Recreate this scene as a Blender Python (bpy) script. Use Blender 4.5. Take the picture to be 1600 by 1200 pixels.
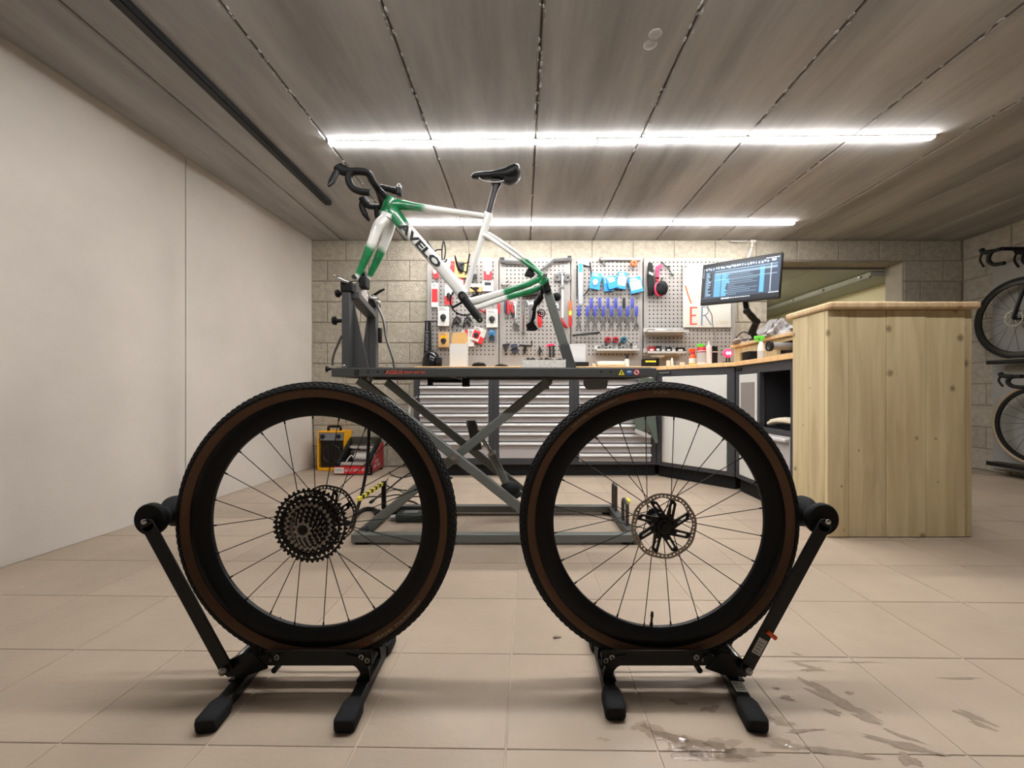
import bpy, bmesh, math, random
from mathutils import Vector as V, Matrix, Euler
random.seed(7)
for o in list(bpy.data.objects): bpy.data.objects.remove(o)
SC = bpy.context.scene; COL = SC.collection

# ---------------------------------------------------------------- camera, world, exposure
F, H, VX, VY = 650.0, 0.73, 816.0, 613.0
cam = bpy.data.cameras.new('camera'); camo = bpy.data.objects.new('camera', cam); COL.objects.link(camo)
camo.location = (0, 0, H); camo.rotation_euler = (math.pi/2, 0, 0)
cam.sensor_width = 36; cam.lens = F/1600*36; cam.shift_x = -16/1600; cam.shift_y = 13/1600
cam.clip_start = .02; SC.camera = camo
w = bpy.data.worlds.new('world'); SC.world = w; w.use_nodes = True
w.node_tree.nodes['Background'].inputs[0].default_value = (.9, .85, .8, 1)
w.node_tree.nodes['Background'].inputs[1].default_value = .02
SC.view_settings.view_transform = 'Standard'; SC.view_settings.look = 'None'
SC.view_settings.gamma = 1; SC.view_settings.use_curve_mapping = False
SC.view_settings.exposure = 0.0
LED = 124.0; LED_W = 6.0; LED_SPREAD = 130; LED_RGB = (1.0, .985, .975)

def P(x, y, Y): return V(((x-VX)*Y/F, Y, H+(VY-y)*Y/F))
def FL(x, y, z=0.0):
    Y = (H-z)*F/(y-VY); return V(((x-VX)*Y/F, Y, z))

# ---------------------------------------------------------------- materials
def lin(c):
    return tuple(((v/255)/12.92 if v <= 10 else ((v/255+.055)/1.055)**2.4) for v in c)
MATS = {}
def mat(name, rgb, rough=.5, metal=0, var=0, scale=8, stretch=(1,1,1), bump=0, bscale=None, rnd=0, emit=0,
        coat=0, trans=0, spec=.5, alpha=1, world=False, dark=None, ior=1.45):
    if name in MATS: return MATS[name]
    m = bpy.data.materials.new(name); m.use_nodes = True; MATS[name] = m
    nt = m.node_tree; N = nt.nodes; L = nt.links; b = N['Principled BSDF']
    c = lin(rgb)
    b.inputs['Base Color'].default_value = (*c, 1); b.inputs['Roughness'].default_value = rough
    b.inputs['Metallic'].default_value = metal; b.inputs['Coat Weight'].default_value = coat
    b.inputs['Coat Roughness'].default_value = .08
    b.inputs['Transmission Weight'].default_value = trans; b.inputs['Specular IOR Level'].default_value = spec
    b.inputs['Alpha'].default_value = alpha; b.inputs['IOR'].default_value = ior
    if emit:
        b.inputs['Emission Color'].default_value = (*c, 1); b.inputs['Emission Strength'].default_value = emit
    if var or bump or rnd:
        tc = N.new('ShaderNodeNewGeometry') if world else N.new('ShaderNodeTexCoord')
        mp = N.new('ShaderNodeMapping'); L.new(tc.outputs['Position' if world else 'Object'], mp.inputs[0])
        mp.inputs['Scale'].default_value = stretch
        col = None
        if var or rnd:
            nz = N.new('ShaderNodeTexNoise'); L.new(mp.outputs[0], nz.inputs['Vector'])
            nz.inputs['Scale'].default_value = scale; nz.inputs['Detail'].default_value = 6; nz.inputs['Roughness'].default_value = .62
            mr = N.new('ShaderNodeMapRange'); L.new(nz.outputs[0], mr.inputs[0])
            mr.inputs[1].default_value = .25; mr.inputs[2].default_value = .75
            mr.inputs[3].default_value = 1-var; mr.inputs[4].default_value = 1+var
            fac = mr.outputs[0]
            if rnd:
                oi = N.new('ShaderNodeObjectInfo'); r2 = N.new('ShaderNodeMapRange'); L.new(oi.outputs['Random'], r2.inputs[0])
                r2.inputs[3].default_value = 1-rnd; r2.inputs[4].default_value = 1+rnd
                mu = N.new('ShaderNodeMath'); mu.operation = 'MULTIPLY'; L.new(fac, mu.inputs[0]); L.new(r2.outputs[0], mu.inputs[1]); fac = mu.outputs[0]
            vm = N.new('ShaderNodeVectorMath'); vm.operation = 'SCALE'; vm.inputs[0].default_value = c; L.new(fac, vm.inputs['Scale'])
            L.new(vm.outputs[0], b.inputs['Base Color'])
        if bump:
            n2 = N.new('ShaderNodeTexNoise'); L.new(mp.outputs[0], n2.inputs['Vector'])
            n2.inputs['Scale'].default_value = bscale or scale*6; n2.inputs['Detail'].default_value = 4
            bp = N.new('ShaderNodeBump'); bp.inputs['Strength'].default_value = bump; bp.inputs['Distance'].default_value = .01
            L.new(n2.outputs[0], bp.inputs['Height']); L.new(bp.outputs[0], b.inputs['Normal'])
    return m

def wood(name, light, darkc, knot, scale=1.0):
    m = bpy.data.materials.new(name); m.use_nodes = True; MATS[name] = m
    nt = m.node_tree; N = nt.nodes; L = nt.links; b = N['Principled BSDF']; b.inputs['Roughness'].default_value = .75
    tc = N.new('ShaderNodeNewGeometry'); oi = N.new('ShaderNodeObjectInfo')
    ad = N.new('ShaderNodeVectorMath'); ad.operation = 'MULTIPLY_ADD'
    sc = N.new('ShaderNodeCombineXYZ')
    mu = N.new('ShaderNodeMath'); mu.operation = 'MULTIPLY'; L.new(oi.outputs['Random'], mu.inputs[0]); mu.inputs[1].default_value = 31
    for i in range(3): L.new(mu.outputs[0], sc.inputs[i])
    ad.inputs[1].default_value = (1,1,1); L.new(tc.outputs['Position'], ad.inputs[0]); L.new(sc.outputs[0], ad.inputs[2])
    mp = N.new('ShaderNodeMapping'); L.new(ad.outputs[0], mp.inputs[0]); mp.inputs['Scale'].default_value = (9*scale, 9*scale, .8*scale)
    nz = N.new('ShaderNodeTexNoise'); L.new(mp.outputs[0], nz.inputs['Vector']); nz.inputs['Scale'].default_value = 2.2; nz.inputs['Detail'].default_value = 7; nz.inputs['Distortion'].default_value = .6
    cr = N.new('ShaderNodeValToRGB'); L.new(nz.outputs[0], cr.inputs[0])
    cr.color_ramp.elements[0].position = .3; cr.color_ramp.elements[0].color = (*lin(darkc), 1)
    cr.color_ramp.elements[1].position = .68; cr.color_ramp.elements[1].color = (*lin(light), 1)
    sx_ = N.new('ShaderNodeSeparateXYZ'); L.new(ad.outputs[0], sx_.inputs[0]); su = N.new('ShaderNodeMath'); L.new(sx_.outputs[0], su.inputs[0]); L.new(sx_.outputs[1], su.inputs[1])
    cb = N.new('ShaderNodeCombineXYZ'); L.new(su.outputs[0], cb.inputs[0]); L.new(sx_.outputs[2], cb.inputs[1])
    m2 = N.new('ShaderNodeMapping'); L.new(cb.outputs[0], m2.inputs[0]); m2.inputs['Scale'].default_value = (5.2*scale, 4.6*scale, 1)
    vo = N.new('ShaderNodeTexVoronoi'); vo.voronoi_dimensions = '2D'; L.new(m2.outputs[0], vo.inputs['Vector']); vo.inputs['Scale'].default_value = 1.0
    sc3 = N.new('ShaderNodeSeparateColor'); L.new(vo.outputs['Color'], sc3.inputs[0]); dv = N.new('ShaderNodeMath'); dv.operation = 'DIVIDE'; n5 = N.new('ShaderNodeTexNoise'); L.new(m2.outputs[0], n5.inputs['Vector']); n5.inputs['Scale'].default_value = 7; n5.inputs['Detail'].default_value = 3
    ad5 = N.new('ShaderNodeMath'); ad5.operation = 'MULTIPLY_ADD'; L.new(n5.outputs[0], ad5.inputs[0]); ad5.inputs[1].default_value = .09; ad5.inputs[2].default_value = -.045; ad6 = N.new('ShaderNodeMath'); L.new(ad5.outputs[0], ad6.inputs[0]); L.new(vo.outputs['Distance'], ad6.inputs[1])
    mr5 = N.new('ShaderNodeMapRange'); L.new(sc3.outputs[0], mr5.inputs[0]); mr5.inputs[1].default_value = .05; mr5.inputs[2].default_value = 1; mr5.inputs[3].default_value = .05; mr5.inputs[4].default_value = 1.5; L.new(ad6.outputs[0], dv.inputs[0]); L.new(mr5.outputs[0], dv.inputs[1])
    kr = N.new('ShaderNodeMapRange'); L.new(dv.outputs[0], kr.inputs[0]); kr.inputs[1].default_value = .02; kr.inputs[2].default_value = .085; kr.inputs[3].default_value = .75; kr.inputs[4].default_value = 0
    mx = N.new('ShaderNodeMix'); mx.data_type = 'RGBA'; L.new(kr.outputs[0], mx.inputs[0]); L.new(cr.outputs[0], mx.inputs[6]); mx.inputs[7].default_value = (*lin(knot), 1)
    hv = N.new('ShaderNodeHueSaturation'); L.new(mx.outputs[2], hv.inputs['Color'])
    r2 = N.new('ShaderNodeMapRange'); L.new(oi.outputs['Random'], r2.inputs[0]); r2.inputs[3].default_value = .9; r2.inputs[4].default_value = 1.1; L.new(r2.outputs[0], hv.inputs['Value'])
    L.new(hv.outputs[0], b.inputs['Base Color'])
    bp = N.new('ShaderNodeBump'); bp.inputs['Strength'].default_value = .15; L.new(nz.outputs[0], bp.inputs['Height']); L.new(bp.outputs[0], b.inputs['Normal'])
    return m

def paint(name, white, green):
    m = bpy.data.materials.new(name); m.use_nodes = True; MATS[name] = m
    nt = m.node_tree; N = nt.nodes; L = nt.links; b = N['Principled BSDF']
    b.inputs['Roughness'].default_value = .3; b.inputs['Coat Weight'].default_value = .7; b.inputs['Coat Roughness'].default_value = .06
    at = N.new('ShaderNodeAttribute'); at.attribute_name = 'paint'
    tc = N.new('ShaderNodeTexCoord'); nz = N.new('ShaderNodeTexNoise'); nz.inputs['Scale'].default_value = 22; nz.inputs['Detail'].default_value = 5
    L.new(tc.outputs['Object'], nz.inputs['Vector'])
    ma = N.new('ShaderNodeMath'); ma.operation = 'MULTIPLY_ADD'; L.new(nz.outputs[0], ma.inputs[0]); ma.inputs[1].default_value = .5; L.new(at.outputs['Fac'], ma.inputs[2])
    mr = N.new('ShaderNodeMapRange'); mr.interpolation_type = 'SMOOTHSTEP'; L.new(ma.outputs[0], mr.inputs[0]); mr.inputs[1].default_value = .6; mr.inputs[2].default_value = .9
    nz2 = N.new('ShaderNodeTexNoise'); nz2.inputs['Scale'].default_value = 30; L.new(tc.outputs['Object'], nz2.inputs['Vector'])
    g2 = N.new('ShaderNodeMix'); g2.data_type = 'RGBA'; L.new(nz2.outputs[0], g2.inputs[0]); g2.inputs[6].default_value = (*lin((0, 70, 35)), 1); g2.inputs[7].default_value = (*lin(green), 1)
    mx = N.new('ShaderNodeMix'); mx.data_type = 'RGBA'; L.new(mr.outputs[0], mx.inputs[0]); mx.inputs[6].default_value = (*lin(white), 1); L.new(g2.outputs[2], mx.inputs[7])
    L.new(mx.outputs[2], b.inputs['Base Color'])
    return m

M = dict(
 tile=mat('floor_tile', (160,144,127), .42, var=.13, scale=2.2, bump=.12, bscale=60, rnd=.04, world=True, spec=.35),
 grout=mat('grout', (168,154,138), .9, var=.15, scale=20),
 block=mat('concrete_block', (166,158,143), .95, var=.22, scale=26, bump=.9, bscale=90, rnd=.06, world=True, spec=.2),
 mortar=mat('mortar', (138,130,118), .95, var=.15, scale=30, bump=.4, world=True, spec=.2),
 plaster=mat('plaster', (196,189,180), .9, var=.10, scale=1.6, bump=.06, bscale=60, world=True, spec=.2),
 cplank=mat('ceiling_concrete', (160,159,157), .85, var=.38, scale=4, stretch=(1,.14,1), bump=.22, bscale=14, rnd=.05, world=True, spec=.25),
 cjoint=mat('ceiling_joint', (120,114,106), .95, var=.3, scale=40, world=True),
 lintel=mat('lintel_concrete', (140,133,122), .9, var=.15, scale=10, bump=.3, world=True),
 passage=mat('passage_paint', (206,200,172), .8, var=.06, scale=3, world=True),
 passceil=mat('passage_board', (148,150,142), .7, var=.1, scale=3, world=True),
 black=mat('black_paint', (13,13,14), .42, spec=.35), blackm=mat('black_matte', (15,15,16), .65, spec=.3), rubber=mat('rubber', (21,21,22), .8, bump=.2, scale=60, spec=.3),
 tyre=mat('tyre_black', (22,22,22), .72, spec=.35, bump=.2, scale=120), tan=mat('tan_sidewall', (96,70,51), .8, var=.12, scale=20),
 carbon=mat('carbon_rim', (11,11,12), .42, var=.1, scale=60, spec=.25), spoke=mat('spoke_black', (18,18,19), .4, .6),
 steel=mat('steel', (150,149,147), .28, 1), steeld=mat('dark_steel', (95,93,92), .38, 1), alu=mat('aluminium', (215,214,212), .3, .85), chrome=mat('chrome', (186,186,187), .14, 1),
 cog=mat('cog_steel', (150,147,143), .25, 1, var=.2, scale=200), cogd=mat('cog_black', (40,39,38), .3, .8),
 lift=mat('lift_grey', (108,112,108), .35, .3, var=.05, scale=20), liftd=mat('lift_dark', (68,69,69), .45, .1, var=.05, scale=20),
 frame=mat('cabinet_dark', (55,55,58), .5, var=.04, scale=20), drawer=mat('drawer_grey', (170,165,164), .45), drawerh=mat('drawer_handle', (222,220,218), .3, .3),
 doorg=mat('door_grey', (202,200,194), .55), peg=mat('pegboard_grey', (144,140,136), .55, var=.03, scale=4), hook=mat('hook_steel', (170,170,168), .35, .9),
 bench=wood('bench_wood', (226,186,134), (205,163,112), (196,150,100), 2.0),
 counter=wood('counter_wood', (198,181,142), (170,151,114), (92,70,46), 1.0),
 top=wood('counter_top_wood', (206,180,142), (182,152,112), (140,108,74), 1.6),
 white=mat('white_plastic', (210,208,203), .45), paper=mat('paper', (208,206,199), .7), wboard=mat('whiteboard', (192,190,181), .35),
 red=mat('red', (200,30,38), .42), dred=mat('dark_red', (150,22,34), .4), orange=mat('orange', (226,84,30), .45), yellow=mat('yellow', (238,168,18), .45),
 hyellow=mat('hazard_yellow', (230,214,60), .5), green=mat('green_cap', (96,206,58), .45), dgreen=mat('dark_green', (36,46,40), .5), teal=mat('teal', (20,90,108), .4),
 blue=mat('pack_blue', (32,132,200), .4), dblue=mat('handle_blue', (58,66,158), .45), navy=mat('navy', (42,48,66), .5), tanb=mat('cardboard', (206,164,104), .8, var=.05, scale=30),
 pink=mat('pink', (214,40,84), .45), grey=mat('grey_plastic', (120,120,120), .5), lgrey=mat('light_grey', (176,174,170), .5), cloth=mat('grey_cloth', (160,156,156), .95, var=.15, scale=30, bump=.3),
 clear=mat('clear_plastic', (232,234,236), .2, alpha=.45), cream=mat('cream', (222,208,186), .55), speck=mat('speckled', (226,222,212), .6, var=.45, scale=160),
 ink=mat('ink_black', (18,18,18), .6), logo=mat('logo_red', (226,84,56), .5), tyretext=mat('tyre_text', (160,146,122), .6), tyrered=mat('tyre_red', (170,50,40), .6),
 led=mat('led_diffuser', (255,255,255), .5), screen=mat('screen_dark', (44,58,76), .3, emit=.6), scr1=mat('screen_line', (108,132,152), .3, emit=.75), scr2=mat('screen_blue', (96,168,226), .3, emit=.8), scr3=mat('screen_white', (214,228,240), .3, emit=.85), scr0=mat('screen_bar', (12,15,22), .3, emit=.4),
 neon=mat('red_glow', (255,40,70), .4, emit=3.0), neonw=mat('white_glow', (255,190,205), .4, emit=3.0),
 mud=mat('mud', (132,117,101), .8, var=.2, scale=40),
 board=mat('display_board', (150,148,144), .6, var=.05, scale=3), ambert=mat('amber', (226,120,30), .4), heatgrey=mat('heater_grey', (120,122,128), .5), dgrille=mat('grille', (38,30,26), .5),
 pwhite=paint('frame_paint', (226,226,221), (20,150,88)),
)
m_ = bpy.data.materials.new('water_film'); m_.use_nodes = True; M['water'] = m_
N_ = m_.node_tree.nodes; L_ = m_.node_tree.links; N_.remove(N_['Principled BSDF'])
tr_ = N_.new('ShaderNodeBsdfTransparent'); gl_ = N_.new('ShaderNodeBsdfGlossy'); gl_.inputs['Roughness'].default_value = .09; fr_ = N_.new('ShaderNodeFresnel'); fr_.inputs[0].default_value = 1.45
nz_ = N_.new('ShaderNodeTexNoise'); nz_.inputs['Scale'].default_value = 38; bp_ = N_.new('ShaderNodeBump'); bp_.inputs['Strength'].default_value = 1.0; bp_.inputs['Distance'].default_value = .004
tc_ = N_.new('ShaderNodeNewGeometry'); L_.new(tc_.outputs['Position'], nz_.inputs['Vector']); L_.new(nz_.outputs[0], bp_.inputs['Height']); L_.new(bp_.outputs[0], gl_.inputs['Normal'])
ms_ = N_.new('ShaderNodeMixShader'); L_.new(fr_.outputs[0], ms_.inputs[0]); L_.new(tr_.outputs[0], ms_.inputs[1]); L_.new(gl_.outputs[0], ms_.inputs[2]); L_.new(ms_.outputs[0], N_['Material Output'].inputs[0])
tr_.inputs[0].default_value = (.88, .87, .86, 1)
n = M['led'].node_tree.nodes['Principled BSDF']; n.inputs['Emission Color'].default_value = (*LED_RGB, 1); n.inputs['Emission Strength'].default_value = LED

# ---------------------------------------------------------------- mesh builder
class MB:
    def __init__(s): s.v, s.f, s.p = [], [], []
    def add(s, vs, fs, paint=None):
        k = len(s.v); s.v += [V(q) for q in vs]; s.f += [tuple(i+k for i in f) for f in fs]
        s.p += paint if paint is not None else [0.0]*len(vs); return s
    def box(s, c, d, R=None):
        c = V(c); q = []
        for x in (-.5,.5):
            for y in (-.5,.5):
                for z in (-.5,.5):
                    u = V((x*d[0], y*d[1], z*d[2])); q.append(c+(R @ u if R else u))
        return s.add(q, [(0,1,3,2),(4,6,7,5),(0,4,5,1),(2,3,7,6),(0,2,6,4),(1,5,7,3)])
    def bx(s, x0, x1, y0, y1, z0, z1): return s.box(((x0+x1)/2,(y0+y1)/2,(z0+z1)/2), (abs(x1-x0),abs(y1-y0),abs(z1-z0)))
    def pb(s, x0, y0, x1, y1, Y, th):        # a box whose front face fills a picture rectangle at depth Y
        a, b = P(x0,y0,Y), P(x1,y1,Y); return s.bx(a.x, b.x, Y, Y+th, a.z, b.z)
    def sweep(s, pts, rad, side=(0,1,0), seg=10, sq=1.0, paint=None, cap=True, closed=False):
        pts = [V(p) for p in pts]; n = len(pts)
        if not isinstance(rad, list): rad = [rad]*n
        q, pc = [], []
        for i, p in enumerate(pts):
            if closed: t = pts[(i+1)%n]-pts[i-1]
            else: t = pts[min(i+1,n-1)]-pts[max(i-1,0)]
            t.normalize(); sd = V(side)
            if abs(t.dot(sd.normalized())) > .97: sd = V((1,0,0)) if abs(t.x) < .9 else V((0,0,1))
            b = (sd-t*sd.dot(t)).normalized(); m = t.cross(b)
            r = rad[i]; ra, rb = r if isinstance(r, tuple) else (r, r)
            for k in range(seg):
                a = 2*math.pi*(k+.5)/seg; ca, sa = math.cos(a), math.sin(a)
                if sq != 1: ca = math.copysign(abs(ca)**sq, ca); sa = math.copysign(abs(sa)**sq, sa)
                q.append(p+b*ra*ca+m*rb*sa); pc.append(paint[i] if paint else 0.0)
        fs = []
        for i in range(n if closed else n-1):
            j = (i+1) % n
            for k in range(seg):
                l = (k+1) % seg; fs.append((i*seg+k, i*seg+l, j*seg+l, j*seg+k))
        if cap and not closed: fs += [tuple(range(seg-1,-1,-1)), tuple(range((n-1)*seg, n*seg))]
        return s.add(q, fs, pc)
    def bar(s, a, b, wy, h, side=(0,1,0)):   # rectangular bar: wy along side, h across
        return s.sweep([a, b], (wy/2*1.41421, h/2*1.41421), side, 4)
    def cyl(s, a, b, r, seg=14, r2=None): return s.sweep([a, b], [r, r2 if r2 is not None else r], (0,1,0) if abs((V(b)-V(a)).normalized().y) < .9 else (1,0,0), seg)
    def lathe(s, c, prof, seg=32, ax='Y'):   # prof: (r, offset along axis)
        c = V(c); q = []; n = len(prof)
        for r, h in prof:
            for k in range(seg):
                a = 2*math.pi*k/seg; u, v = r*math.cos(a), r*math.sin(a)
                q.append(c+(V((u,h,v)) if ax == 'Y' else V((u,v,h)) if ax == 'Z' else V((h,u,v))))
        fs = [(i*seg+k, i*seg+(k+1)%seg, (i+1)*seg+(k+1)%seg, (i+1)*seg+k) for i in range(n-1) for k in range(seg)]
        if prof[0][0] > 1e-6 and (abs(prof[0][0]-prof[-1][0])+abs(prof[0][1]-prof[-1][1]) > 1e-6): fs.append(tuple(range(seg)))
        if prof[-1][0] > 1e-6 and (abs(prof[0][0]-prof[-1][0])+abs(prof[0][1]-prof[-1][1]) > 1e-6): fs.append(tuple(range((n-1)*seg, n*seg)))
        return s.add(q, fs)
    def prism(s, poly, c, U, W, D, th):      # polygon in (U, W) extruded th along D
        U, W, D, c = V(U), V(W), V(D), V(c); n = len(poly)
        q = [c+U*x+W*y for x, y in poly]+[c+U*x+W*y+D*th for x, y in poly]
        return s.add(q, [tuple(range(n)), tuple(range(2*n-1,n-1,-1))]+[(i,(i+1)%n,n+(i+1)%n,n+i) for i in range(n)])
    def ring(s, outer, inner, c, U, W, D, th):   # two outlines of equal length -> a plate with a hole
        U, W, D, c = V(U), V(W), V(D), V(c); n = len(outer)
        q = [c+U*x+W*y+D*d for d in (0, th) for pl in (outer, inner) for x, y in pl]
        fs = []
        for i in range(n):
            j = (i+1) % n
            fs += [(i,j,n+j,n+i), (2*n+i,3*n+i,3*n+j,2*n+j), (i,2*n+i,2*n+j,j), (n+i,n+j,3*n+j,3*n+i)]
        return s.add(q, fs)
    def ball(s, c, r, seg=14, rings=8):
        r = V(r) if hasattr(r, '__len__') else V((r,r,r)); c = V(c); q = []
        for i in range(rings+1):
            t = math.pi*i/rings
            for k in range(seg):
                a = 2*math.pi*k/seg; q.append(c+V((r.x*math.sin(t)*math.cos(a), r.y*math.sin(t)*math.sin(a), r.z*math.cos(t))))
        return s.add(q, [(i*seg+k,(i+1)*seg+k,(i+1)*seg+(k+1)%seg,i*seg+(k+1)%seg) for i in range(rings) for k in range(seg)])
    def mesh(s, name, smooth=True):
        me = bpy.data.meshes.new(name); me.from_pydata(s.v, [], s.f)
        bm = bmesh.new(); bm.from_mesh(me); bmesh.ops.remove_doubles(bm, verts=bm.verts, dist=1e-6) if not any(s.p) else None
        bmesh.ops.recalc_face_normals(bm, faces=bm.faces); bm.to_mesh(me); bm.free()
        if any(s.p):
            at = me.attributes.new('paint', 'FLOAT', 'POINT'); at.data.foreach_set('value', s.p)
        if smooth:
            me.polygons.foreach_set('use_smooth', [True]*len(me.polygons)); me.set_sharp_from_angle(angle=math.radians(38))
        return me
    def build(s, name, m, parent=None, bevel=0, smooth=True, seg=2, label=None, kind=None):
        o = link(name, s.mesh(name, smooth), m, parent)
        if bevel:
            b = o.modifiers.new('bevel', 'BEVEL'); b.width = bevel; b.segments = seg; b.limit_method = 'ANGLE'; b.angle_limit = math.radians(40)
        if label: o['label'] = label
        if kind: o['kind'] = kind
        return o
def root_inv(p):
    m = Matrix.Translation(p.location)
    while p.parent: p = p.parent
    return Matrix.Translation(-p.location)
def link(name, me, m, parent=None):
    o = bpy.data.objects.new(name, me); COL.objects.link(o)
    if m and not me.materials: me.materials.append(M[m] if isinstance(m, str) else m)
    if parent:
        o.parent = parent
        if parent.parent is None: o.matrix_parent_inverse = Matrix.Translation(-parent.location)
    return o
def tag(o, label, cat, group=None, kind=None):
    o['label'] = label; o['category'] = cat
    if group: o['group'] = group
    if kind: o['kind'] = kind
    return o
def thing(name, label, cat, loc, group=None):
    o = bpy.data.objects.new(name, None); COL.objects.link(o); o.location = loc; o.empty_display_size = .05
    return tag(o, label, cat, group)
def struct(name, mb, m, parent=None, **k):
    o = mb.build(name, m, parent, **k); o['kind'] = 'structure'; return o
_txt = {}
def text_mb(s, size, off=0):                        # flat lettering as a mesh, origin at its left baseline
    key = s; s = (s, off)
    if s not in _txt:
        cu = bpy.data.curves.new('lettering', 'FONT'); cu.body = key; cu.size = 1; cu.resolution_u = 2; cu.offset = off
        o = bpy.data.objects.new('lettering', cu); COL.objects.link(o); bpy.context.view_layer.update()
        me = o.evaluated_get(bpy.context.evaluated_depsgraph_get()).to_mesh()
        _txt[s] = ([v.co.copy() for v in me.vertices], [tuple(p.vertices) for p in me.polygons])
        bpy.data.objects.remove(o)
    vs, fs = _txt[s]; x0 = min(v.x for v in vs); x1 = max(v.x for v in vs)
    return [(v.x-x0)*size for v in vs], [v.y*size for v in vs], fs, (x1-x0)*size
def text_on(mb, s, org, U, W, size, width=None, bold=0):
    xs, ys, fs, wd = text_mb(s, size, bold); k = width/wd if width else 1
    U, W, org = V(U), V(W), V(org); nn = U.cross(W).normalized()
    mb.add([org+U*(x*k)+W*y for x, y in zip(xs, ys)], fs)
    return mb
def marks(mb, org, U, W, h, width, words_, seed=1):   # lettering too small to read in the photograph: grouped strokes
    U, W, org = V(U), V(W), V(org); rd_ = random.Random(seed); n = sum(words_)+len(words_)-1; s_ = width/n; x = 0; nn = U.cross(W).normalized()
    for k_, wd in enumerate(words_):
        for _ in range(wd):
            bars = [(.12,.34,0,1)]+rd_.sample([(.34,.85,.82,1),(.34,.8,.42,.6),(.34,.85,0,.18),(.62,.85,0,1),(.62,.85,.4,1)], 2)
            for a, c, b, d in bars:
                o = org+U*x; mb.add([o+U*a*s_+W*b*h, o+U*c*s_+W*b*h, o+U*c*s_+W*d*h, o+U*a*s_+W*d*h], [(0,1,2,3)])
            x += s_
        x += s_
    return mb
def circ(r, n, ph=0): return [(r*math.cos(2*math.pi*i/n+ph), r*math.sin(2*math.pi*i/n+ph)) for i in range(n)]
def arc(pts, n=6):                            # Catmull-Rom through points
    pts = [V(p) for p in pts]; out = []
    for i in range(len(pts)-1):
        a, b, c, d = pts[max(i-1,0)], pts[i], pts[i+1], pts[min(i+2,len(pts)-1)]
        for k in range(n):
            t = k/n; out.append(.5*((2*b)+(c-a)*t+(2*a-5*b+4*c-d)*t*t+(3*b-a-3*c+d)*t**3))
    return out+[pts[-1]]
X3, Y3, Z3 = V((1,0,0)), V((0,1,0)), V((0,0,1))
# ---------------------------------------------------------------- room shell
CZ = H+238*4.05/650                           # ceiling height
YB = 4.05
def wl(Y): return -2.05-.05*(YB-Y)            # the slightly skewed left wall
# floor
b = MB(); b.bx(-2.6, 4.6, -2.7, YB+.25, -.1, -.0018); b.bx(2.2, 4.3, YB+.25, 9, -.1, -.0018)
floor = struct('floor', b, 'grout', smooth=False)
PT = .4243*H; g = .003; a = PT/2-g/2; e = .0012
tm = bpy.data.meshes.new('tile'); tm.from_pydata([(x*a, y*a, -.0025) for x, y in ((-1,-1),(1,-1),(1,1),(-1,1))]+[(x*(a-e), y*(a-e), 0) for x, y in ((-1,-1),(1,-1),(1,1),(-1,1))], [], [(4,5,6,7),(0,1,5,4),(1,2,6,5),(2,3,7,6),(3,0,4,7)])
tm.materials.append(M['tile']); ra = math.radians(-.9)
RM = Matrix.Rotation(ra, 3, 'Z'); org = V((-.034, .850, 0)); rest = MB()
for i in range(-9, 16):
    for j in range(-13, 13):
        c = org+RM @ V(((i+.5)*PT, (j+.5)*PT, 0))
        if c.x < wl(c.y)-.12 or c.x > 4.42 or c.y > YB+.12 or c.y < -2.6: continue
        if c.y > .55 and abs(c.x) < 1.32*c.y+.35:
            o = bpy.data.objects.new('tile', tm); COL.objects.link(o); o.location = c+V((0,0,random.uniform(-.0004,.0004))); o.rotation_euler = (0,0,ra+random.choice((0,)))
            o.parent = floor
        else: rest.add([c+RM @ v.co for v in tm.vertices], [tuple(p.vertices) for p in tm.polygons])
rest.build('tile_field', 'tile', floor, smooth=False, kind='stuff')

# blocks
BM = {}
def block(parent, x0, x1, z0, z1, rot=0, at=None):
    w_, h_ = round(x1-x0-.010, 4), round(z1-z0-.010, 4)
    if w_ < .02 or h_ < .012: return
    k = (w_, h_)
    if k not in BM:
        a, c = w_/2, h_/2; e = .004
        me = bpy.data.meshes.new('brick')
        me.from_pydata([(x*a,.012,z*c) for x, z in ((-1,-1),(1,-1),(1,1),(-1,1))]+[(x*a,.003,z*c) for x, z in ((-1,-1),(1,-1),(1,1),(-1,1))]+[(x*(a-e),0,z*(c-e)) for x, z in ((-1,-1),(1,-1),(1,1),(-1,1))], [],
            [(8,9,10,11)]+[f for i in range(4) for f in ((i,(i+1)%4,4+(i+1)%4,4+i),(4+i,4+(i+1)%4,8+(i+1)%4,8+i))])
        me.materials.append(M['block']); BM[k] = me
    o = bpy.data.objects.new('brick', BM[k]); COL.objects.link(o); o.parent = parent
    o.location = at((x0+x1)/2, (z0+z1)/2) if at else ((x0+x1)/2, YB+random.uniform(-.0015,.0015), (z0+z1)/2); o.rotation_euler = (0,0,rot)
OX0, OX1, OZ = 2.386, 596*YB/F, H+(613-408)*YB/F
b = MB(); b.bx(-2.3, OX0, YB+.007, YB+.2, 0, CZ); b.bx(OX1, 4.5, YB+.007, YB+.2, 0, CZ); b.bx(OX0, OX1, YB+.007, YB+.2, OZ, CZ)
wb = struct('wall_back', b, 'mortar', smooth=False)
CH = .2006
for r in range(12):
    z1 = CZ-r*CH; z0 = max(z1-CH, 0.0)
    ph = -1.72 if r % 2 == 0 else -1.90
    xs = [ph+.4*i for i in range(-2, 18)]
    if r == 3: xs = [x for x in xs if abs(x+1.5) > .05]+[-1.58]; xs.sort()
    for x0, x1 in zip(xs, xs[1:]):
        for lo, hi in ([(-2.06, OX0), (OX1, 4.29)] if z0 < OZ-.05 else [(-2.06, 4.29)]):
            c0, c1 = max(x0, lo), min(x1, hi)
            if c1-c0 > .03: block(wb, c0, c1, z0, z1)
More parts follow.
